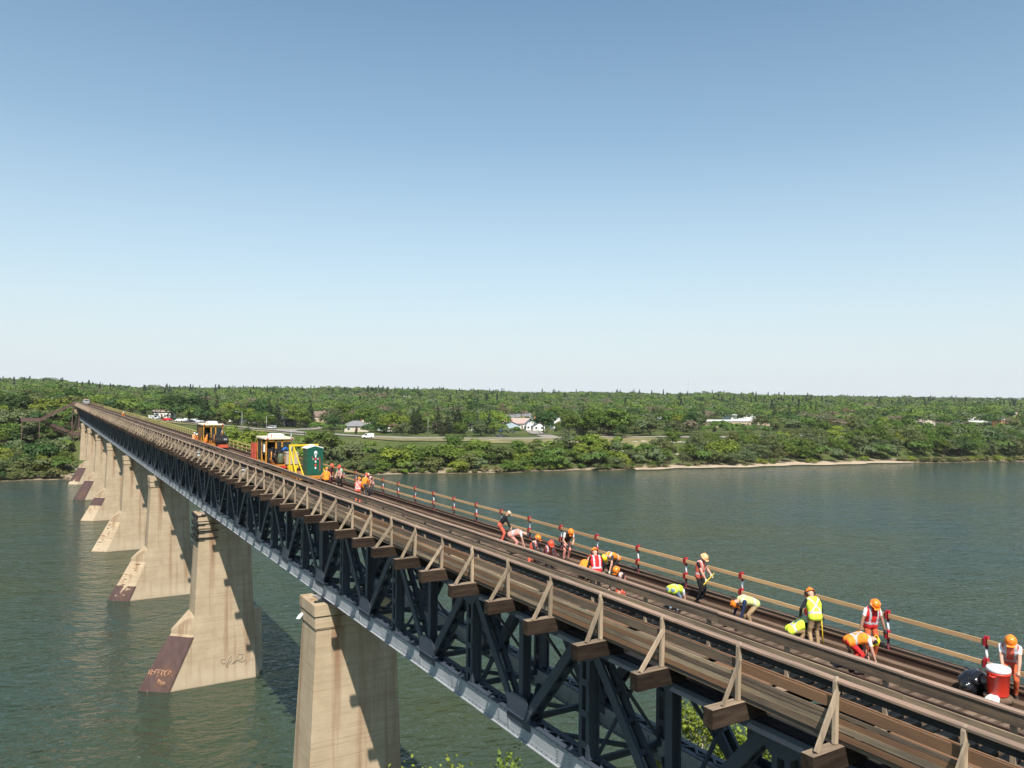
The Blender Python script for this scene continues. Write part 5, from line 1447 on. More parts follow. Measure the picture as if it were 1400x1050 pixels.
house(1040, 582, 14, 10, 3.4, 2.4, R(-10), 'tan', 'brown', 'house with a brown hip roof right of the white hall', 'hip')
house(1113, 573, 12, 9, 4.0, 3.0, R(-10), 'white', 'grey', 'white gabled house among the dark spruces on the right', 'front')
house(1262, 583, 13, 10, 3.6, 2.8, R(-10), 'cream', 'pink', 'house with a pinkish-brown gable roof above the right-hand trees', 'front')
house(1274, 578, 16, 9, 4.0, .5, R(-10), 'dark', 'white', 'dark building with a white flat roof behind the pinkish roof', 'flat', 'low building', 4)
house(1328, 580, 26, 16, 4.2, 2.0, R(-10), 'white', 'white', 'building with a broad pale metal roof above the right river trees', 'hip', 'pavilion', 4)
house(1367, 582, 8, 8, 4.6, 1.2, R(-10), 'brick', 'white', 'orange brick house end near the right edge', 'gable', 'house', 2)
house(1387, 571, 14, 9, 4.2, 2.2, R(-10), 'tan', 'pink', 'pinkish roofed house far back at the right edge', 'hip')
house(388, 583, 12, 10, 4.2, 3.0, R(-25), 'dark', 'slate', 'dark house with pointed slate roof by the silver car', 'hip')
house(345, 578, 11, 9, 4.0, 3.0, R(-30), 'grey', 'brown', 'grey gabled house in deep tree shade behind the lamp post', 'front')
house(438, 577, 11, 9, 3.8, 3.4, R(-20), 'tan', 'brown', 'house with a steep brown roof behind the big green trees', 'gable')
house(325, 577, 9, 8, 3.0, 2.0, R(-30), 'white', 'grey', 'small white building glowing under the trees by the street', 'flat', 'garage', 2)
house(225, 571, 10, 8, 3.6, 2.6, R(-30), 'white', 'pink', 'white house half hidden behind the parked cars', 'gable')
house(90, 541, 24, 12, 4.5, 3.0, R(0), 'tan', 'tan' if 'tan' in ROOF else 'pink', 'house with a long tan roof far up the left hillside', 'hip')
house(553, 543, 18, 12, 5.5, 2.5, R(-10), 'white', 'white', 'white roofed house far off among the treetops', 'front')
house(20, 577, 6, 5, 2.6, 1.0, R(10), 'white', 'white', 'small white shed among the trees on the left bank', 'flat', 'shed', 2)

def lamp(px, py, hgt, label, rz=0.0):
    g = ground_at(px, py); e = empty('street_lamp', (g.x, g.y, g.z), rz, label, 'street lamp', 'street lamps beyond the river')
    m = MB(); m.tube((0, 0, -.3), (0, 0, hgt), .13, .08, 8); m.build('pole', M_GREYM, e)
    m = MB(); m.path([(0, 0, hgt - .1), (.8, 0, hgt + .25), (2.2, 0, hgt + .35)], .05, 6); m.build('arm', M_GREYM, e)
    m = MB(); m.box((2.5, 0, hgt + .33), (.9, .35, .18), 0, None, .8); m.build('lamp_head', M_GREYM, e)
lamp(330.5, 598, 10.0, 'grey street lamp standing by the sapling beyond the machines', R(150))
lamp(364, 598, 8.5, 'thin street lamp rising behind the nearer machine')
lamp(585, 597, 9.0, 'street lamp beside the left of the middle spruces', R(90))
lamp(773, 595, 9.5, 'street lamp in front of the big dark trees right of the white houses', R(180))
M_TOWER = plain('hazy_tower_paint', (0.55, 0.52, 0.5), 0.7)
g = Vector((1125, 2420, 0)); dd = ray(941, 545); g = CPOS + dd * 2700
tw = empty('radio_mast', (g.x, g.y, height(g.x, g.y)), 0, 'thin pale radio mast rising above the distant treeline', 'mast')
m = MB(); hm2 = CPOS.z + ray(941, 519).z * 2700 - height(g.x, g.y)
for k in range(3): a = k * 2.094; m.tube((math.cos(a) * .9, math.sin(a) * .9, 0), (math.cos(a) * .5, math.sin(a) * .5, hm2), .3, .22, 6)
z = 0; k = 0
while z < hm2 - 4: a = k * 2.094; b = (k + 1) * 2.094; m.tube((math.cos(a) * .8, math.sin(a) * .8, z), (math.cos(b) * .8, math.sin(b) * .8, z + 4), .14, .14, 5); z += 2; k += 1
m.build('lattice', M_TOWER, tw)
m = MB()
for z in (hm2 * .78, hm2 * .95): m.lathe([(.2, -2.2), (1.6, -2.0), (1.6, 2.0), (.2, 2.2)], (0, 0, z), 12)
m.build('antenna_drum', M_TOWER, tw)
# ------------------------------------------------------------------ trees
def leaf_mat(name, col, amt=0.35):
    t = NT(name); v = t.coords((1, 1, 1))
    n = t.noise(v, 0.8, 3, 0.6)
    at_ = t.new('ShaderNodeAttribute'); at_.attribute_name = 'tint'; at_.attribute_type = 'GEOMETRY'
    c = t.ramp(n, [(0.3, C(col, .78)), (0.7, C(col, 1.25))])
    c = t.objvar(c, amt, 0.035)
    t.base(c, 0.65, 0, 0.25)
    tr = t.new('ShaderNodeBsdfTranslucent'); mx = t.new('ShaderNodeMixShader'); mx.inputs[0].default_value = 0.28
    t.link(c, tr.inputs['Color']); t.link(t.b.outputs[0], mx.inputs[1]); t.link(tr.outputs[0], mx.inputs[2]); t.link(mx.outputs[0], t.out.inputs['Surface'])
    return t.mat
LEAF = {'mid': leaf_mat('green_leaves', (0.095, 0.149, 0.023)), 'light': leaf_mat('yellow_green_leaves', (0.175, 0.221, 0.028)), 'dark': leaf_mat('dark_green_leaves', (0.045, 0.085, 0.019)),
        'olive': leaf_mat('olive_leaves', (0.119, 0.136, 0.042)), 'willow': leaf_mat('grey_green_leaves', (0.119, 0.149, 0.059)), 'bare': leaf_mat('brownish_twigs', (0.183, 0.136, 0.079)), 'spruce': leaf_mat('spruce_needles', (0.039, 0.057, 0.023), .3),
        'bluespruce': leaf_mat('blue_spruce_needles', (0.063, 0.092, 0.059), .3), 'reed': leaf_mat('dry_reeds', (0.211, 0.193, 0.079))}
M_BARK = mat_noise('tree_bark', (0.13, 0.10, 0.075), 0.9, 0.4, 4, 0.5, 0, 0.3, (1, 1, .3)); M_BIRCH = mat_noise('pale_bark', (0.42, 0.37, 0.29), 0.85, 0.3, 4, 0.4, 0, 0.2, (1, 1, 2))

def cards(P, N, S, rng, asp=0.7):
    """numpy: leaf faces at points P with normals N and sizes S"""
    n = len(P); N = N / np.maximum(np.linalg.norm(N, axis=1, keepdims=True), 1e-6)
    r = rng.normal(size=(n, 3)); U = np.cross(N, r); U /= np.maximum(np.linalg.norm(U, axis=1, keepdims=True), 1e-6); V = np.cross(N, U)
    U = U * S[:, None] * .5; V = V * (S * asp)[:, None] * .5
    b = N * (S * .18)[:, None]
    vs = np.stack([P - U - b, P - V * .9, P + U - b, P + V], axis=1).reshape(-1, 3)
    return vs
def mesh_np(name, vs, mats, nq, tint=None):
    me = bpy.data.meshes.new(name); me.vertices.add(len(vs)); me.vertices.foreach_set('co', vs.astype(np.float32).ravel())
    me.loops.add(nq * 4); me.polygons.add(nq)
    me.loops.foreach_set('vertex_index', np.arange(nq * 4, dtype=np.int32)); me.polygons.foreach_set('loop_start', np.arange(0, nq * 4, 4, dtype=np.int32))
    try: me.polygons.foreach_set('loop_total', np.full(nq, 4, dtype=np.int32))
    except Exception: pass
    for m in mats: me.materials.append(m)
    me.update(calc_edges=True); return me

def crown_np(seed, kind):
    rng = np.random.default_rng(seed)
    P = []; N = []; S = []
    if kind == 'spruce':
        Ht, Rb = 14.0, 2.7
        for z in np.arange(1.0, 13.8, .48):
            r = Rb * (1 - z / Ht) ** .85 * rng.uniform(.82, 1.12) + .12; nb = max(5, int(r * 7))
            for a in rng.uniform(0, 6.283, nb):
                m = max(3, int(r * 6)); tt = rng.uniform(.15, 1.0, m) ** .7; rr = r * rng.uniform(.75, 1.15)
                x = np.cos(a) * tt * rr; y = np.sin(a) * tt * rr; zz = z - tt * rr * .32 + rng.normal(0, .08, m)
                p = np.stack([x, y, zz], 1) + rng.normal(0, .09, (m, 3)); P.append(p)
                N.append(np.stack([np.cos(a) * .5 + rng.normal(0, .5, m), np.sin(a) * .5 + rng.normal(0, .5, m), .7 + rng.normal(0, .4, m)], 1)); S.append(rng.uniform(.28, .55, m))
    else:
        cz, rx, rz, nl, lr, per, sz, low = {'round': (6.6, 3.9, 3.9, 26, (1.1, 1.9), 70, (.30, .58), -.55), 'tall': (8.0, 3.3, 5.4, 30, (1.0, 1.7), 64, (.30, .55), -.7), 'wide': (5.8, 5.0, 3.6, 30, (1.2, 2.1), 70, (.32, .6), -.5),
                'bush': (2.3, 2.9, 2.5, 22, (.8, 1.4), 60, (.26, .5), -.95), 'shrub': (1.2, 1.8, 1.3, 12, (.5, .9), 50, (.2, .38), -.95), 'loose': (6.4, 3.7, 4.0, 24, (.8, 1.5), 40, (.28, .5), -.6), 'bare': (6.4, 3.6, 3.8, 26, (.9, 1.6), 26, (.18, .4), -.5)}[kind]
        C0 = []
        for i in range(nl):
            d = rng.normal(size=3); d /= np.linalg.norm(d)
            if d[2] < low: d[2] = abs(d[2]) * .3
            rad = rng.uniform(.45, .82) if i > 3 else rng.uniform(0, .35)
            c = np.array([d[0] * rx * rad, d[1] * rx * rad, cz + d[2] * rz * rad]); r = rng.uniform(*lr)
            C0.append((c, r))
        for c, r in C0:
            m = int(per * (r / np.mean(lr)) ** 1.6)
            d = rng.normal(size=(m, 3)); d /= np.linalg.norm(d, axis=1, keepdims=True)
            d[:, 2] = np.where(d[:, 2] < -.35, -d[:, 2] * .6, d[:, 2])
            rad = r * rng.uniform(.66, 1.0, (m, 1)) * np.where(rng.random((m, 1)) < .1, 1.3, 1.0)
            p = c + d * rad * np.array([1.1, 1.1, .85]); P.append(p)
            N.append(d * .9 + rng.normal(0, .24, (m, 3)) + np.array([0, 0, .3])); S.append(rng.uniform(sz[0], sz[1], m) * 1.25)
    P = np.concatenate(P); N = np.concatenate(N); S = np.concatenate(S)
    P[:, 2] = np.maximum(P[:, 2], .05)
    return cards(P, N, S, rng), len(P)
def trunk_mesh(seed, kind, mat):
    rng = random.Random(seed); m = MB()
    Ht = {'spruce': 13.0, 'round': 6.5, 'tall': 9.5, 'wide': 5.5, 'bush': 1.8, 'shrub': 1.0, 'loose': 7.5, 'bare': 7.0}[kind]
    r0 = .28 if kind not in ('bush', 'shrub') else .09
    p = Vector((0, 0, -.6)); pts = [p]
    for k in range(4): p = p + Vector((rng.uniform(-.25, .25), rng.uniform(-.25, .25), (Ht + .6) / 4)) * (1 if kind != 'spruce' else 1); pts.append(p if kind != 'spruce' else Vector((0, 0, p.z)))
    for i in range(4): m.tube(pts[i], pts[i + 1], r0 * (1 - i * .22), r0 * (1 - (i + 1) * .22), 7)
    if kind != 'spruce':
        for q in range(7):
            b = pts[1] + (pts[3] - pts[1]) * rng.random(); a = rng.uniform(0, 6.28); L = Ht * .38
            e1 = b + Vector((math.cos(a) * L * .6, math.sin(a) * L * .6, L * .55)); m.tube(b, e1, r0 * .42, r0 * .25, 6); m.tube(e1, e1 + Vector((math.cos(a + .5) * L * .4, math.sin(a + .5) * L * .4, L * .5)), r0 * .25, r0 * .08, 5)
    return m.mesh('trunk', mat)
PROT = {}
for kind, n in (('round', 4), ('tall', 3), ('wide', 3), ('bush', 4), ('shrub', 2), ('loose', 3), ('bare', 2), ('spruce', 3)):
    PROT[kind] = []
    for i in range(n):
        vs, nq = crown_np(hash(kind) % 1000 * 0 + sum(map(ord, kind)) * 7 + i, kind)
        PROT[kind].append((mesh_np('crown', vs, [LEAF['mid']], nq), trunk_mesh(i * 13 + len(kind), kind, M_BARK), nq))
TREES = []
HEIGHT0 = {'round': 10.9, 'tall': 13.6, 'wide': 9.8, 'bush': 5.0, 'shrub': 2.6, 'loose': 10.7, 'bare': 10.6, 'spruce': 14.0}
trng = random.Random(77)
def tree(x, y, kind, col, hgt=None, zone='', sx=1.0, sink=0.0):
    i = trng.randrange(len(PROT[kind])); sc = (hgt / HEIGHT0[kind]) if hgt else trng.uniform(.8, 1.2)
    nm = {'spruce': 'spruce_tree', 'bush': 'bush', 'shrub': 'shrub'}.get(kind, 'tree')
    TREES.append(dict(x=x, y=y, kind=kind, col=col, sc=sc, sx=sx * trng.uniform(.92, 1.1), i=i, rz=trng.uniform(0, 6.28), nm=nm, zone=zone, sink=sink))
def emit(t):
    crown, trunk, _ = PROT[t['kind']][t['i']]
    e = empty(t['nm'], (t['x'], t['y'], height(t['x'], t['y']) - .15 - t['sink']), t['rz'])
    e.scale = (t['sc'] * t['sx'], t['sc'] * t['sx'], t['sc'])
    c = bpy.data.objects.new('crown', crown); COL.objects.link(c); c.parent = e
    c.material_slots[0].link = 'OBJECT'; c.material_slots[0].material = LEAF[t['col']]
    k = bpy.data.objects.new('trunk', trunk); COL.objects.link(k); k.parent = e
    return e
def clear(x, y, r=4.5):
    for hx, hy, hr in HOUSES:
        if (x - hx) ** 2 + (y - hy) ** 2 < (hr + r * .7) ** 2: return False
    return True
RP = smooth_path(ROAD, 6); SP = smooth_path([(101, 376), (112, 402), (135, 440), (170, 500)], 6) + smooth_path([(218, 321), (232, 352), (255, 400)], 5) + smooth_path([(104, 340), (96, 352), (84, 372), (70, 394)], 4)
LP = smooth_path(LAWN, 6) + smooth_path([(92, 356), (74, 382), (58, 402), (30, 420)], 6)
def offroad(x, y, r=8.5, lawn=10.5):
    for p in RP:
        if (x - p.x) ** 2 + (y - p.y) ** 2 < r * r: return False
    for p in SP:
        if (x - p.x) ** 2 + (y - p.y) ** 2 < (r + .5) ** 2: return False
    for p in LP:
        if (x - p.x) ** 2 + (y - p.y) ** 2 < lawn * lawn: return False
    return True
# sight lines to keep open: (photo column range, lowest row a crown may reach)
VIEW = [(470, 500, 574), (688, 745, 566), (480, 640, 601), (640, 850, 600), (690, 740, 575), (752, 768, 574), (960, 1030, 572), (1255, 1290, 575), (1310, 1345, 573), (205, 282, 569), (300, 380, 580), (380, 395, 570), (900, 912, 572), (1036, 1050, 577), (430, 446, 569), (545, 560, 540), (1362, 1374, 576), (1380, 1394, 566), (516, 532, 577)]
def too_tall(x, y, hgt, sc_r=3.2):
    z = height(x, y); u, v = project((x, y, z + hgt)); d = (Vector((x, y, z)) - CPOS).dot(CF); w = sc_r * FPX / d
    zc = z + hgt
    for a, b, lim in VIEW:
        if u + w > a and u - w < b and v < lim:
            # only trees in front of the thing matter
            tgt = ground_at((a + b) / 2, lim + 12)
            if (tgt - CPOS).dot(CF) > d + 5: return True
    return False
PRE = []
_vd = []
for a, b, lim in VIEW: _vd.append((ground_at((a + b) / 2, lim + 10) - CPOS).dot(CF))
def too_tall(x, y, hgt, sc_r=3.0):
    z = height(x, y); u, v = project((x, y, z + hgt)); d = (Vector((x, y, z)) - CPOS).dot(CF); w = sc_r * FPX / d
    for (a, b, lim), td in zip(VIEW, _vd):
        if u + w > a and u - w < b and v < lim and td > d + 4: return True
    return False

# 1. river bank: bushes in the middle, taller trees to the right
x = 40.0
while x < 480:
    for row in range(5 if x < 230 else 4):
        xx = x + trng.uniform(-2.2, 2.2); dd = (5.5 + row * 8.0) + trng.uniform(-2.2, 2.2); yy = bank(xx) + dd
        u, v = project((xx, yy, 3))
        right = smooth(830, 960, u)
        if row == 3 and right < .3 and trng.random() < .5: continue
        if row > 3 and right < .3: continue
        if u > 1235 and row == 0: continue
        if u > 1120 and row == 0 and trng.random() < .4: continue
        if not offroad(xx, yy, 8.5, 9.5) or not clear(xx, yy): continue
        if right < .5:
            kd = trng.choice(('bush', 'bush', 'round', 'bush', 'loose')); hg = trng.uniform(6.0, 9.0) if row else trng.uniform(4.5, 7.5)
            co = trng.choice(('light', 'light', 'mid', 'mid', 'olive', 'willow', 'light')); sx = 1.35 if kd == 'bush' else 1.3
        else:
            kd = trng.choice(('round', 'wide', 'tall', 'loose', 'round')); hg = trng.uniform(10, 14.5) if row else trng.uniform(7.5, 11)
            co = trng.choice(('willow', 'mid', 'olive', 'light', 'willow', 'mid')); sx = 1.15
            if u > 1240: co = trng.choice(('dark', 'willow', 'mid', 'olive', 'mid'))
        for _ in range(6):
            if too_tall(xx, yy, hg * .93): hg *= .86; sx *= 1.06
        if hg < 2.2: continue
        tree(xx, yy, kd, co, hg, 'bank', sx, 0 if kd in ('bush', 'tall') else hg * .17)
    x += 6.4 if x < 230 else 7.6
# low shrubs along the waterline
x = 40.0
while x < 440:
    u, v = project((x, bank(x), 0))
    if not (920 < u < 1235) or trng.random() < .3: tree(x, bank(x) + trng.uniform(1.2, 4.5), 'shrub', trng.choice(('light', 'mid', 'reed', 'olive')) if u < 1240 else trng.choice(('reed', 'reed', 'light', 'olive')), trng.uniform(1.6, 3.2), 'shore', 1.4)
    x += trng.uniform(3, 5.5) if u < 1230 else 1.8
# 2. left bank
for k_ in range(16): tree(-40 + 3.1 * k_, bank(-40 + 3.1 * k_) + trng.uniform(1, 3.5), 'bush' if k_ % 3 else 'shrub', trng.choice(('mid', 'dark', 'olive')), trng.uniform(2.5, 4.5), 'left', 1.3)
for _ in range(2600):
    xx = trng.uniform(-46, 16); dd = trng.uniform(3, 125); yy = bank(xx) + dd
    if xx > 13.2 and 12 < dd < 60: continue
    if abs(xx - 5.5) < 9 and yy > 362 and yy < 372: continue
    if abs(xx - 12) < 2.5 and dd < 40: continue
    if any((xx - q['x']) ** 2 + (yy - q['y']) ** 2 < (4.2 if dd < 62 else 6.0) ** 2 for q in TREES if q['zone'] == 'left'): continue
    if not clear(xx, yy): continue
    hg = trng.uniform(6, 9.5) if dd < 20 else trng.uniform(7, 11.5)
    if xx > -8 and yy > 344 and yy < 372: hg = min(hg, 6.5)
    kd = trng.choice(('round', 'wide', 'loose', 'bush', 'round'))
    tree(xx, yy, kd, trng.choice(('mid', 'dark', 'olive', 'willow', 'mid', 'light')), hg, 'left', 1.15, 0 if kd == 'bush' else hg * .15)
# between the bridge end and the houses
for _ in range(160):
    xx = trng.uniform(24, 75); yy = trng.uniform(395, 470)
    if not offroad(xx, yy, 9, 11) or not clear(xx, yy): continue
    if any((xx - q['x']) ** 2 + (yy - q['y']) ** 2 < 5.5 ** 2 for q in TREES if q['zone'] == 'bridge end'): continue
    hg = trng.uniform(7, 11)
    if too_tall(xx, yy, hg): continue
    tree(xx, yy, trng.choice(('round', 'wide', 'tall')), trng.choice(('mid', 'light', 'mid', 'dark', 'olive')), hg, 'bridge end')
# 3. spruces and large street trees read off the photograph: (column, base row, top row, kind, colour)
EXPL = [(281, 579, 529, 'spruce', 'spruce'), (296, 579, 528, 'spruce', 'spruce'), (368, 584, 532, 'spruce', 'spruce'), (379, 584, 533, 'spruce', 'spruce'), (424, 585, 541, 'spruce', 'spruce'),
        (565, 594, 556, 'spruce', 'spruce'), (598, 593, 553, 'spruce', 'spruce'), (612, 593, 560, 'spruce', 'spruce'), (627, 593, 545, 'spruce', 'spruce'), (619, 590, 551, 'spruce', 'spruce'), (653, 593, 563, 'spruce', 'bluespruce'), (669, 594, 558, 'spruce', 'spruce'), (572, 592, 551, 'spruce', 'spruce'),
        (797, 592, 545, 'spruce', 'spruce'), (893, 586, 553, 'spruce', 'spruce'), (886, 585, 556, 'spruce', 'bare'), (1059, 585, 552, 'spruce', 'spruce'), (1079, 585, 552, 'spruce', 'spruce'), (1091, 585, 550, 'spruce', 'spruce'), (1116, 577, 545, 'spruce', 'spruce'), (1100, 580, 556, 'spruce', 'spruce'), (1108, 576, 547, 'spruce', 'spruce'), (1003, 560, 545, 'spruce', 'spruce'),
        (235, 574, 528, 'round', 'dark'), (258, 575, 536, 'wide', 'dark'), (310, 580, 545, 'round', 'light'), (322, 578, 548, 'round', 'mid'), (338, 580, 542, 'tall', 'olive'), (352, 582, 536, 'wide', 'dark'), (398, 584, 548, 'round', 'mid'), (412, 586, 556, 'round', 'mid'), (452, 588, 556, 'wide', 'willow'), (470, 580, 540, 'round', 'mid'),
        (500, 586, 550, 'round', 'mid'), (538, 592, 558, 'wide', 'light'), (545, 588, 556, 'wide', 'olive'), (515, 591, 573, 'bush', 'dark'), (523, 593, 580, 'bush', 'dark'), (583, 588, 555, 'bare', 'bare'), (640, 588, 555, 'round', 'mid'), (675, 590, 556, 'wide', 'light'), (690, 578, 545, 'bare', 'bare'), (653, 575, 541, 'wide', 'dark'),
        (744, 595, 552, 'round', 'dark'), (757, 582, 550, 'round', 'mid'), (777, 597, 552, 'tall', 'mid'), (789, 596, 562, 'round', 'mid'), (812, 596, 550, 'round', 'mid'), (826, 597, 548, 'round', 'mid'), (838, 597, 549, 'wide', 'mid'), (855, 598, 557, 'tall', 'olive'), (850, 600, 575, 'round', 'dark'), (868, 594, 560, 'round', 'mid'), (878, 592, 566, 'round', 'mid'),
        (920, 588, 556, 'wide', 'mid'), (930, 590, 560, 'round', 'light'), (945, 592, 552, 'tall', 'dark'), (955, 588, 562, 'round', 'dark'), (718, 557, 529, 'round', 'dark'), (338, 604, 585, 'tall', 'mid'), (808, 614, 584, 'loose', 'willow'), (622, 622, 589, 'round', 'mid'), (1160, 580, 552, 'round', 'bare'), (975, 566, 552, 'bare', 'bare'), (1010, 576, 560, 'round', 'light'), (1185, 580, 560, 'round', 'dark'), (1210, 582, 558, 'round', 'bare'), (1225, 588, 567, 'tall', 'bare'), (1240, 590, 563, 'round', 'dark'), (1295, 582, 558, 'round', 'dark'), (1355, 580, 553, 'wide', 'mid')]
for (px, py, ty, kd, co) in EXPL:
    g = ground_at(px, py); Y = (g - CPOS).dot(CF); hg = max(3.5, min(17, (py - ty) * Y / FPX))
    tree(g.x, g.y, kd, co, hg * (1 if kd == 'spruce' else 1.12), 'street', 1.2 if kd == 'spruce' else 1.12, 0 if kd in ('spruce', 'bush') or hg < 6 else hg * .2)
# 4. fill behind the street
MIDN = 0
cand = []
for _ in range(5200):
    px = trng.uniform(-60, 1460); d = trng.uniform(70, 330) ; 
    r_ = ray(px, 560); az = math.atan2(r_.x, r_.y); rr = trng.uniform(395, 700)
    xx, yy = math.sin(az) * rr, math.cos(az) * rr
    if yy < bank(xx) + 62: continue
    if xx < 20 and yy < bank(xx) + 125: continue
    if not offroad(xx, yy, 11, 12) or not clear(xx, yy, 4): continue
    cand.append((rr, xx, yy))
cand.sort()
cell = {}
FILL = []
def near_any(x, y, r):
    i, j = int(x // 8), int(y // 8)
    for a in (-1, 0, 1):
        for b in (-1, 0, 1):
            for (qx, qy) in cell.get((i + a, j + b), ()):
                if (x - qx) ** 2 + (y - qy) ** 2 < r * r: return True
    return False
for q in TREES: cell.setdefault((int(q['x'] // 8), int(q['y'] // 8)), []).append((q['x'], q['y']))
for rr, xx, yy in cand:
    if near_any(xx, yy, 8.6): continue
    hg = trng.uniform(9, 13.5)
    if too_tall(xx, yy, hg): hg = trng.uniform(4, 6)
    if too_tall(xx, yy, hg): continue
    cell.setdefault((int(xx // 8), int(yy // 8)), []).append((xx, yy))
    r = trng.random()
    kd = 'spruce' if r < .07 else ('bare' if r < .13 else trng.choice(('round', 'wide', 'tall', 'round', 'loose')))
    co = 'spruce' if kd == 'spruce' else ('bare' if kd == 'bare' else trng.choice(('mid', 'mid', 'light', 'olive', 'dark', 'willow')))
    FILL.append((xx, yy, kd, co, hg))
for (xx, yy, kd, co, hg) in FILL: tree(xx, yy, kd, co, hg, 'back', 1.0 if kd == 'spruce' else 1.22, 0 if kd == 'spruce' else hg * .2)
def seen(t_): return t_['sc'] * HEIGHT0[t_['kind']] * (1.0 + t_['sx']) / math.hypot(t_['x'], t_['y']) * (0.2 if not -60 < project((t_['x'], t_['y'], height(t_['x'], t_['y']) + 4))[0] < 1460 else 1)
TREES.sort(key=lambda t_: (-(t_['zone'] == 'street'), -seen(t_)))
KEEP, REST, cnt = [], [], {}
for t_ in TREES:
    cnt[t_['nm']] = cnt.get(t_['nm'], 0) + 1
    (KEEP if cnt[t_['nm']] <= 285 else REST).append(t_)
TREES = KEEP

LOOK = {'mid': 'green', 'light': 'yellow-green', 'dark': 'dark green', 'olive': 'olive green', 'willow': 'grey-green', 'bare': 'brownish thin-leaved', 'spruce': 'dark', 'bluespruce': 'blue-grey', 'reed': 'straw-coloured'}
ZONE = {'bank': 'on the far river bank', 'shore': 'at the far waterline', 'left': 'on the wooded left bank', 'bridge end': 'beyond the far bridge end', 'street': 'along the riverside street', 'back': 'in the wood behind the houses'}
GRP = {'bank': 'trees and bushes on the far river bank', 'shore': 'low shrubs along the far waterline', 'left': 'trees on the bank left of the bridge', 'bridge end': 'trees beyond the far end of the bridge', 'street': 'trees along the riverside street', 'back': 'trees in the wood behind the houses'}
ONES = ['', 'first', 'second', 'third', 'fourth', 'fifth', 'sixth', 'seventh', 'eighth', 'ninth', 'tenth', 'eleventh', 'twelfth', 'thirteenth', 'fourteenth', 'fifteenth', 'sixteenth', 'seventeenth', 'eighteenth', 'nineteenth']
TENS = {2: 'twent', 3: 'thirt', 4: 'fort', 5: 'fift', 6: 'sixt', 7: 'sevent', 8: 'eight', 9: 'ninet'}
def ordw(n):
    if n < 20: return ONES[n]
    return TENS[n // 10] + ('ieth' if n % 10 == 0 else 'y-' + ONES[n % 10])
kinds = {}
for t_ in TREES:
    t_['px'] = project((t_['x'], t_['y'], height(t_['x'], t_['y']) + 3))[0]
    hh = t_['sc'] * HEIGHT0[t_['kind']]
    t_['adj'] = 'tall ' if hh > 10.5 else ('low ' if hh < 5 and t_['nm'] == 'tree' else '')
    t_['word'] = {'spruce_tree': 'spruce', 'bush': 'bush', 'shrub': 'shrub'}.get(t_['nm'], 'broadleaf tree')
    kinds.setdefault((t_['zone'], t_['adj'], t_['col'], t_['word']), []).append(t_)
lab = {}
for (zone, adj, col, word), L in kinds.items():
    L.sort(key=lambda q: q['px'])
    for i, t_ in enumerate(L):
        base = f"{adj}{LOOK[col]} {word} {ZONE[zone]}"
        lab[id(t_)] = base if len(L) == 1 else f"{base}, {ordw(i + 1)} from left"
for t_ in TREES:
    e = emit(t_); tag(e, lab[id(t_)], {'spruce': 'spruce', 'bush': 'bush', 'shrub': 'shrub'}.get(t_['word'], 'tree'), GRP[t_['zone']])

# 5. the wood farther off: one mass, a crown per tree
def wood(name, label, spots, per, seed, mats_for, size):
    rng = np.random.default_rng(seed); allv = []; mi = []
    for (x, y, hg, kd, ci) in spots:
        z = height(x, y)
        if kd == 'spruce':
            n = per; t_ = rng.random(n) ** 1.1; a = rng.uniform(0, 6.283, n); r = (1 - t_) * hg * .27 * rng.uniform(.5, 1, n) + .1
            P = np.stack([x + np.cos(a) * r, y + np.sin(a) * r, z + .6 + t_ * (hg - .6)], 1); N = np.stack([np.cos(a), np.sin(a), np.full(n, .5)], 1) + rng.normal(0, .4, (n, 3))
        else:
            n = per; nl = 6; rx = hg * .66
            lc = rng.normal(size=(nl, 3)); lc /= np.linalg.norm(lc, axis=1, keepdims=True); lc[:, 2] = np.abs(lc[:, 2]) * .9 - .15
            k = rng.integers(0, nl, n); d = rng.normal(size=(n, 3)); d /= np.linalg.norm(d, axis=1, keepdims=True); d[:, 2] = np.where(d[:, 2] < -.3, -d[:, 2], d[:, 2])
            q = lc[k] * .52 + d * .46
            P = np.stack([x + q[:, 0] * rx, y + q[:, 1] * rx, z + hg * .56 + q[:, 2] * hg * .42], 1); N = d + rng.normal(0, .16, (n, 3)) + np.array([0, 0, .3])
        allv.append(cards(P, N, rng.uniform(size * .7, size * 1.3, n), rng)); mi.append(np.full(n, ci, dtype=np.int32))
    vs = np.concatenate(allv); nq = len(vs) // 4
    me = mesh_np(name, vs, mats_for, nq); me.polygons.foreach_set('material_index', np.concatenate(mi))
    o = bpy.data.objects.new(name, me); COL.objects.link(o); tag(o, label, 'wood', None, 'stuff'); return o
CO = ['mid', 'light', 'olive', 'dark', 'willow', 'bare', 'spruce']; WM = []
for c_ in CO:
    src = {'mid': (0.092, 0.147, 0.028), 'light': (0.147, 0.196, 0.036), 'olive': (0.119, 0.140, 0.045), 'dark': (0.048, 0.087, 0.022), 'willow': (0.119, 0.151, 0.064), 'bare': (0.175, 0.140, 0.091), 'spruce': (0.039, 0.059, 0.028)}[c_]
    WM.append(leaf_mat('wood_' + c_ + '_leaves', src, 0.0))
spots = []
for t_ in REST: spots.append((t_['x'], t_['y'], t_['sc'] * HEIGHT0[t_['kind']], t_['kind'], CO.index(t_['col'] if t_['col'] in CO else 'mid')))
wood('middle_wood', 'dense mixed wood of green trees rising behind the houses', spots, 260, 5, WM, 1.25)
spots = []; wr = random.Random(91); cell2 = {}
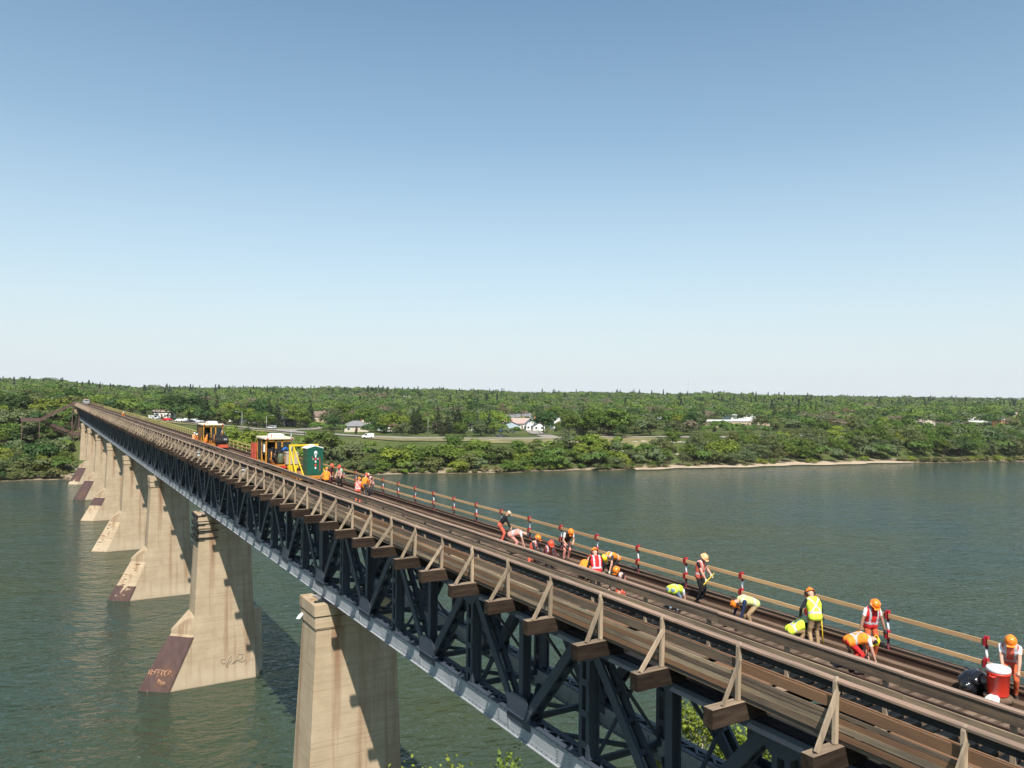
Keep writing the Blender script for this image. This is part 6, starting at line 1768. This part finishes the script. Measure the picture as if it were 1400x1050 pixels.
for _ in range(26000):
    px = wr.uniform(-90, 1490); az = math.atan2(ray(px, 540).x, ray(px, 540).y); rr = 690 + 1000 * wr.random() ** 1.15
    xx, yy = math.sin(az) * rr, math.cos(az) * rr
    g_ = 13.5 if rr < 1000 else 15
    k = (int(xx // g_), int(yy // g_))
    if k in cell2: continue
    cell2[k] = 1
    if not clear(xx, yy, 5): continue
    hg = wr.uniform(9.5, 14) * wr.uniform(.8, 1.1) * (1 + (.28 * math.sin(xx * .021 + 1) * math.sin(yy * .017) if rr > 1000 else 0)); r = wr.random() + .07 * (1 + math.sin(xx * .013) * math.cos(yy * .017)) - .04; kd = 'round'
    ci = wr.choice((0, 0, 1, 2, 2, 3, 4) if math.sin(xx * .02 + yy * .013) > -.3 else (1, 1, 2, 4, 0, 1))
    if r < (.04 if rr < 1000 else .10): kd = 'spruce'; ci = 6; hg = wr.uniform(11, 17.5)
    elif r > 1.03: ci = 5
    if too_tall(xx, yy, hg): continue
    spots.append((xx, yy, hg, kd, ci))
wood('distant_wood', 'far belt of treetops reaching the skyline', spots, 130, 6, WM, 2.1)
spots = []
for _ in range(2600):
    px = wr.uniform(-120, 1520); az = math.atan2(ray(px, 540).x, ray(px, 540).y); rr = 1700 + 2300 * wr.random()
    xx, yy = math.sin(az) * rr, math.cos(az) * rr; r = wr.random()
    spots.append((xx, yy, wr.uniform(8, 14), 'spruce' if r < .15 else 'round', 6 if r < .15 else wr.choice((0, 2, 3, 4))))
wood('skyline_wood', 'thin hazy line of the farthest treetops on the horizon', spots, 40, 8, WM, 2.8)
print('TREES', len(TREES), 'fill', len(FILL))

# 6. poplars on the near bank whose tops show at the bottom of the picture
def poplar(x, y, top, seed, label, dens=22):
    rng = random.Random(seed); nr = np.random.default_rng(seed)
    z0 = height(x, y); e = empty('poplar_tree', (x, y, z0), 0, label, 'tree', 'poplars on the near bank')
    Ht = top - z0; m = MB(); tips = []
    def limb(p, d, L, r, lev):
        n = 4; q = p
        for k in range(n):
            d = (d + Vector((rng.uniform(-.22, .22), rng.uniform(-.22, .22), .10))).normalized(); q2 = q + d * L / n
            m.tube(q, q2, r * (1 - k / n * .7), r * (1 - (k + 1) / n * .7), 6); q = q2
            if lev < 2:
                for _ in range(2 if lev == 0 else 1):
                    a = rng.uniform(0, 6.28); nd = (d * .6 + Vector((math.cos(a), math.sin(a), .35))).normalized()
                    limb(q, nd, L * ((.15 - .03 * k) if lev == 0 else .5) * rng.uniform(.7, 1.1), r * .45 * (1 - k / n * .4), lev + 1)
            if lev >= 1: tips.append((q.copy(), d.copy()))
        tips.append((q.copy(), d.copy()))
    limb(Vector((0, 0, -.3)), Vector((0, 0, 1)), Ht * .9, .2, 0)
    hi = max(tips, key=lambda t_: t_[0].z)[0]; k_ = Ht / hi.z; ox, oy = hi.x, hi.y
    tips = [(Vector((q.x - ox * min(1, q.z / hi.z), q.y - oy * min(1, q.z / hi.z), q.z)), d) for q, d in tips]
    m.v = [(a - ox * max(0, min(1, c / hi.z)), b - oy * max(0, min(1, c / hi.z)), c) for a, b, c in m.v]
    m.v = [(a, b, c * k_) for a, b, c in m.v]
    m.build('trunk', M_BIRCH, e)
    P = []; N = []
    for q, d in tips:
        for _ in range(dens):
            P.append((q.x + rng.gauss(0, .26), q.y + rng.gauss(0, .26), q.z * k_ + rng.gauss(0, .30))); N.append((rng.gauss(0, .7), rng.gauss(0, .7), .6 + rng.gauss(0, .4)))
    P = np.array(P); N = np.array(N); S = nr.uniform(.10, .19, len(P))
    me = mesh_np('crown', cards(P, N, S, nr, .85), [LEAF['light']], len(P)); c = bpy.data.objects.new('crown', me); COL.objects.link(c); c.parent = e
def at_depth(px, py, Y): d = ray(px, py); return CPOS + d * (Y / d.dot(CF))
for (px, py, Y, sd, l) in ((628, 1022, 27, 1, 'leafy poplar top poking up left at the bottom edge, pale twigs showing'), (687, 1024, 27.5, 2, 'leafy poplar top poking up right of another at the bottom edge'),
                           (935, 965, 33, 3, 'poplar whose leaves show through the truss under the walkway'), (985, 978, 34, 4, 'poplar crown seen behind the truss, below the crouching worker'), (1046, 1000, 33, 5, 'poplar showing through the last truss opening at the bottom right'), (880, 1010, 32, 6, 'low poplar in shade behind the dark truss web')):
    q = at_depth(px, py, Y); poplar(q.x, q.y, q.z - (.95 if py > 1015 else .1), sd, l, 11 if py > 1015 else 22)
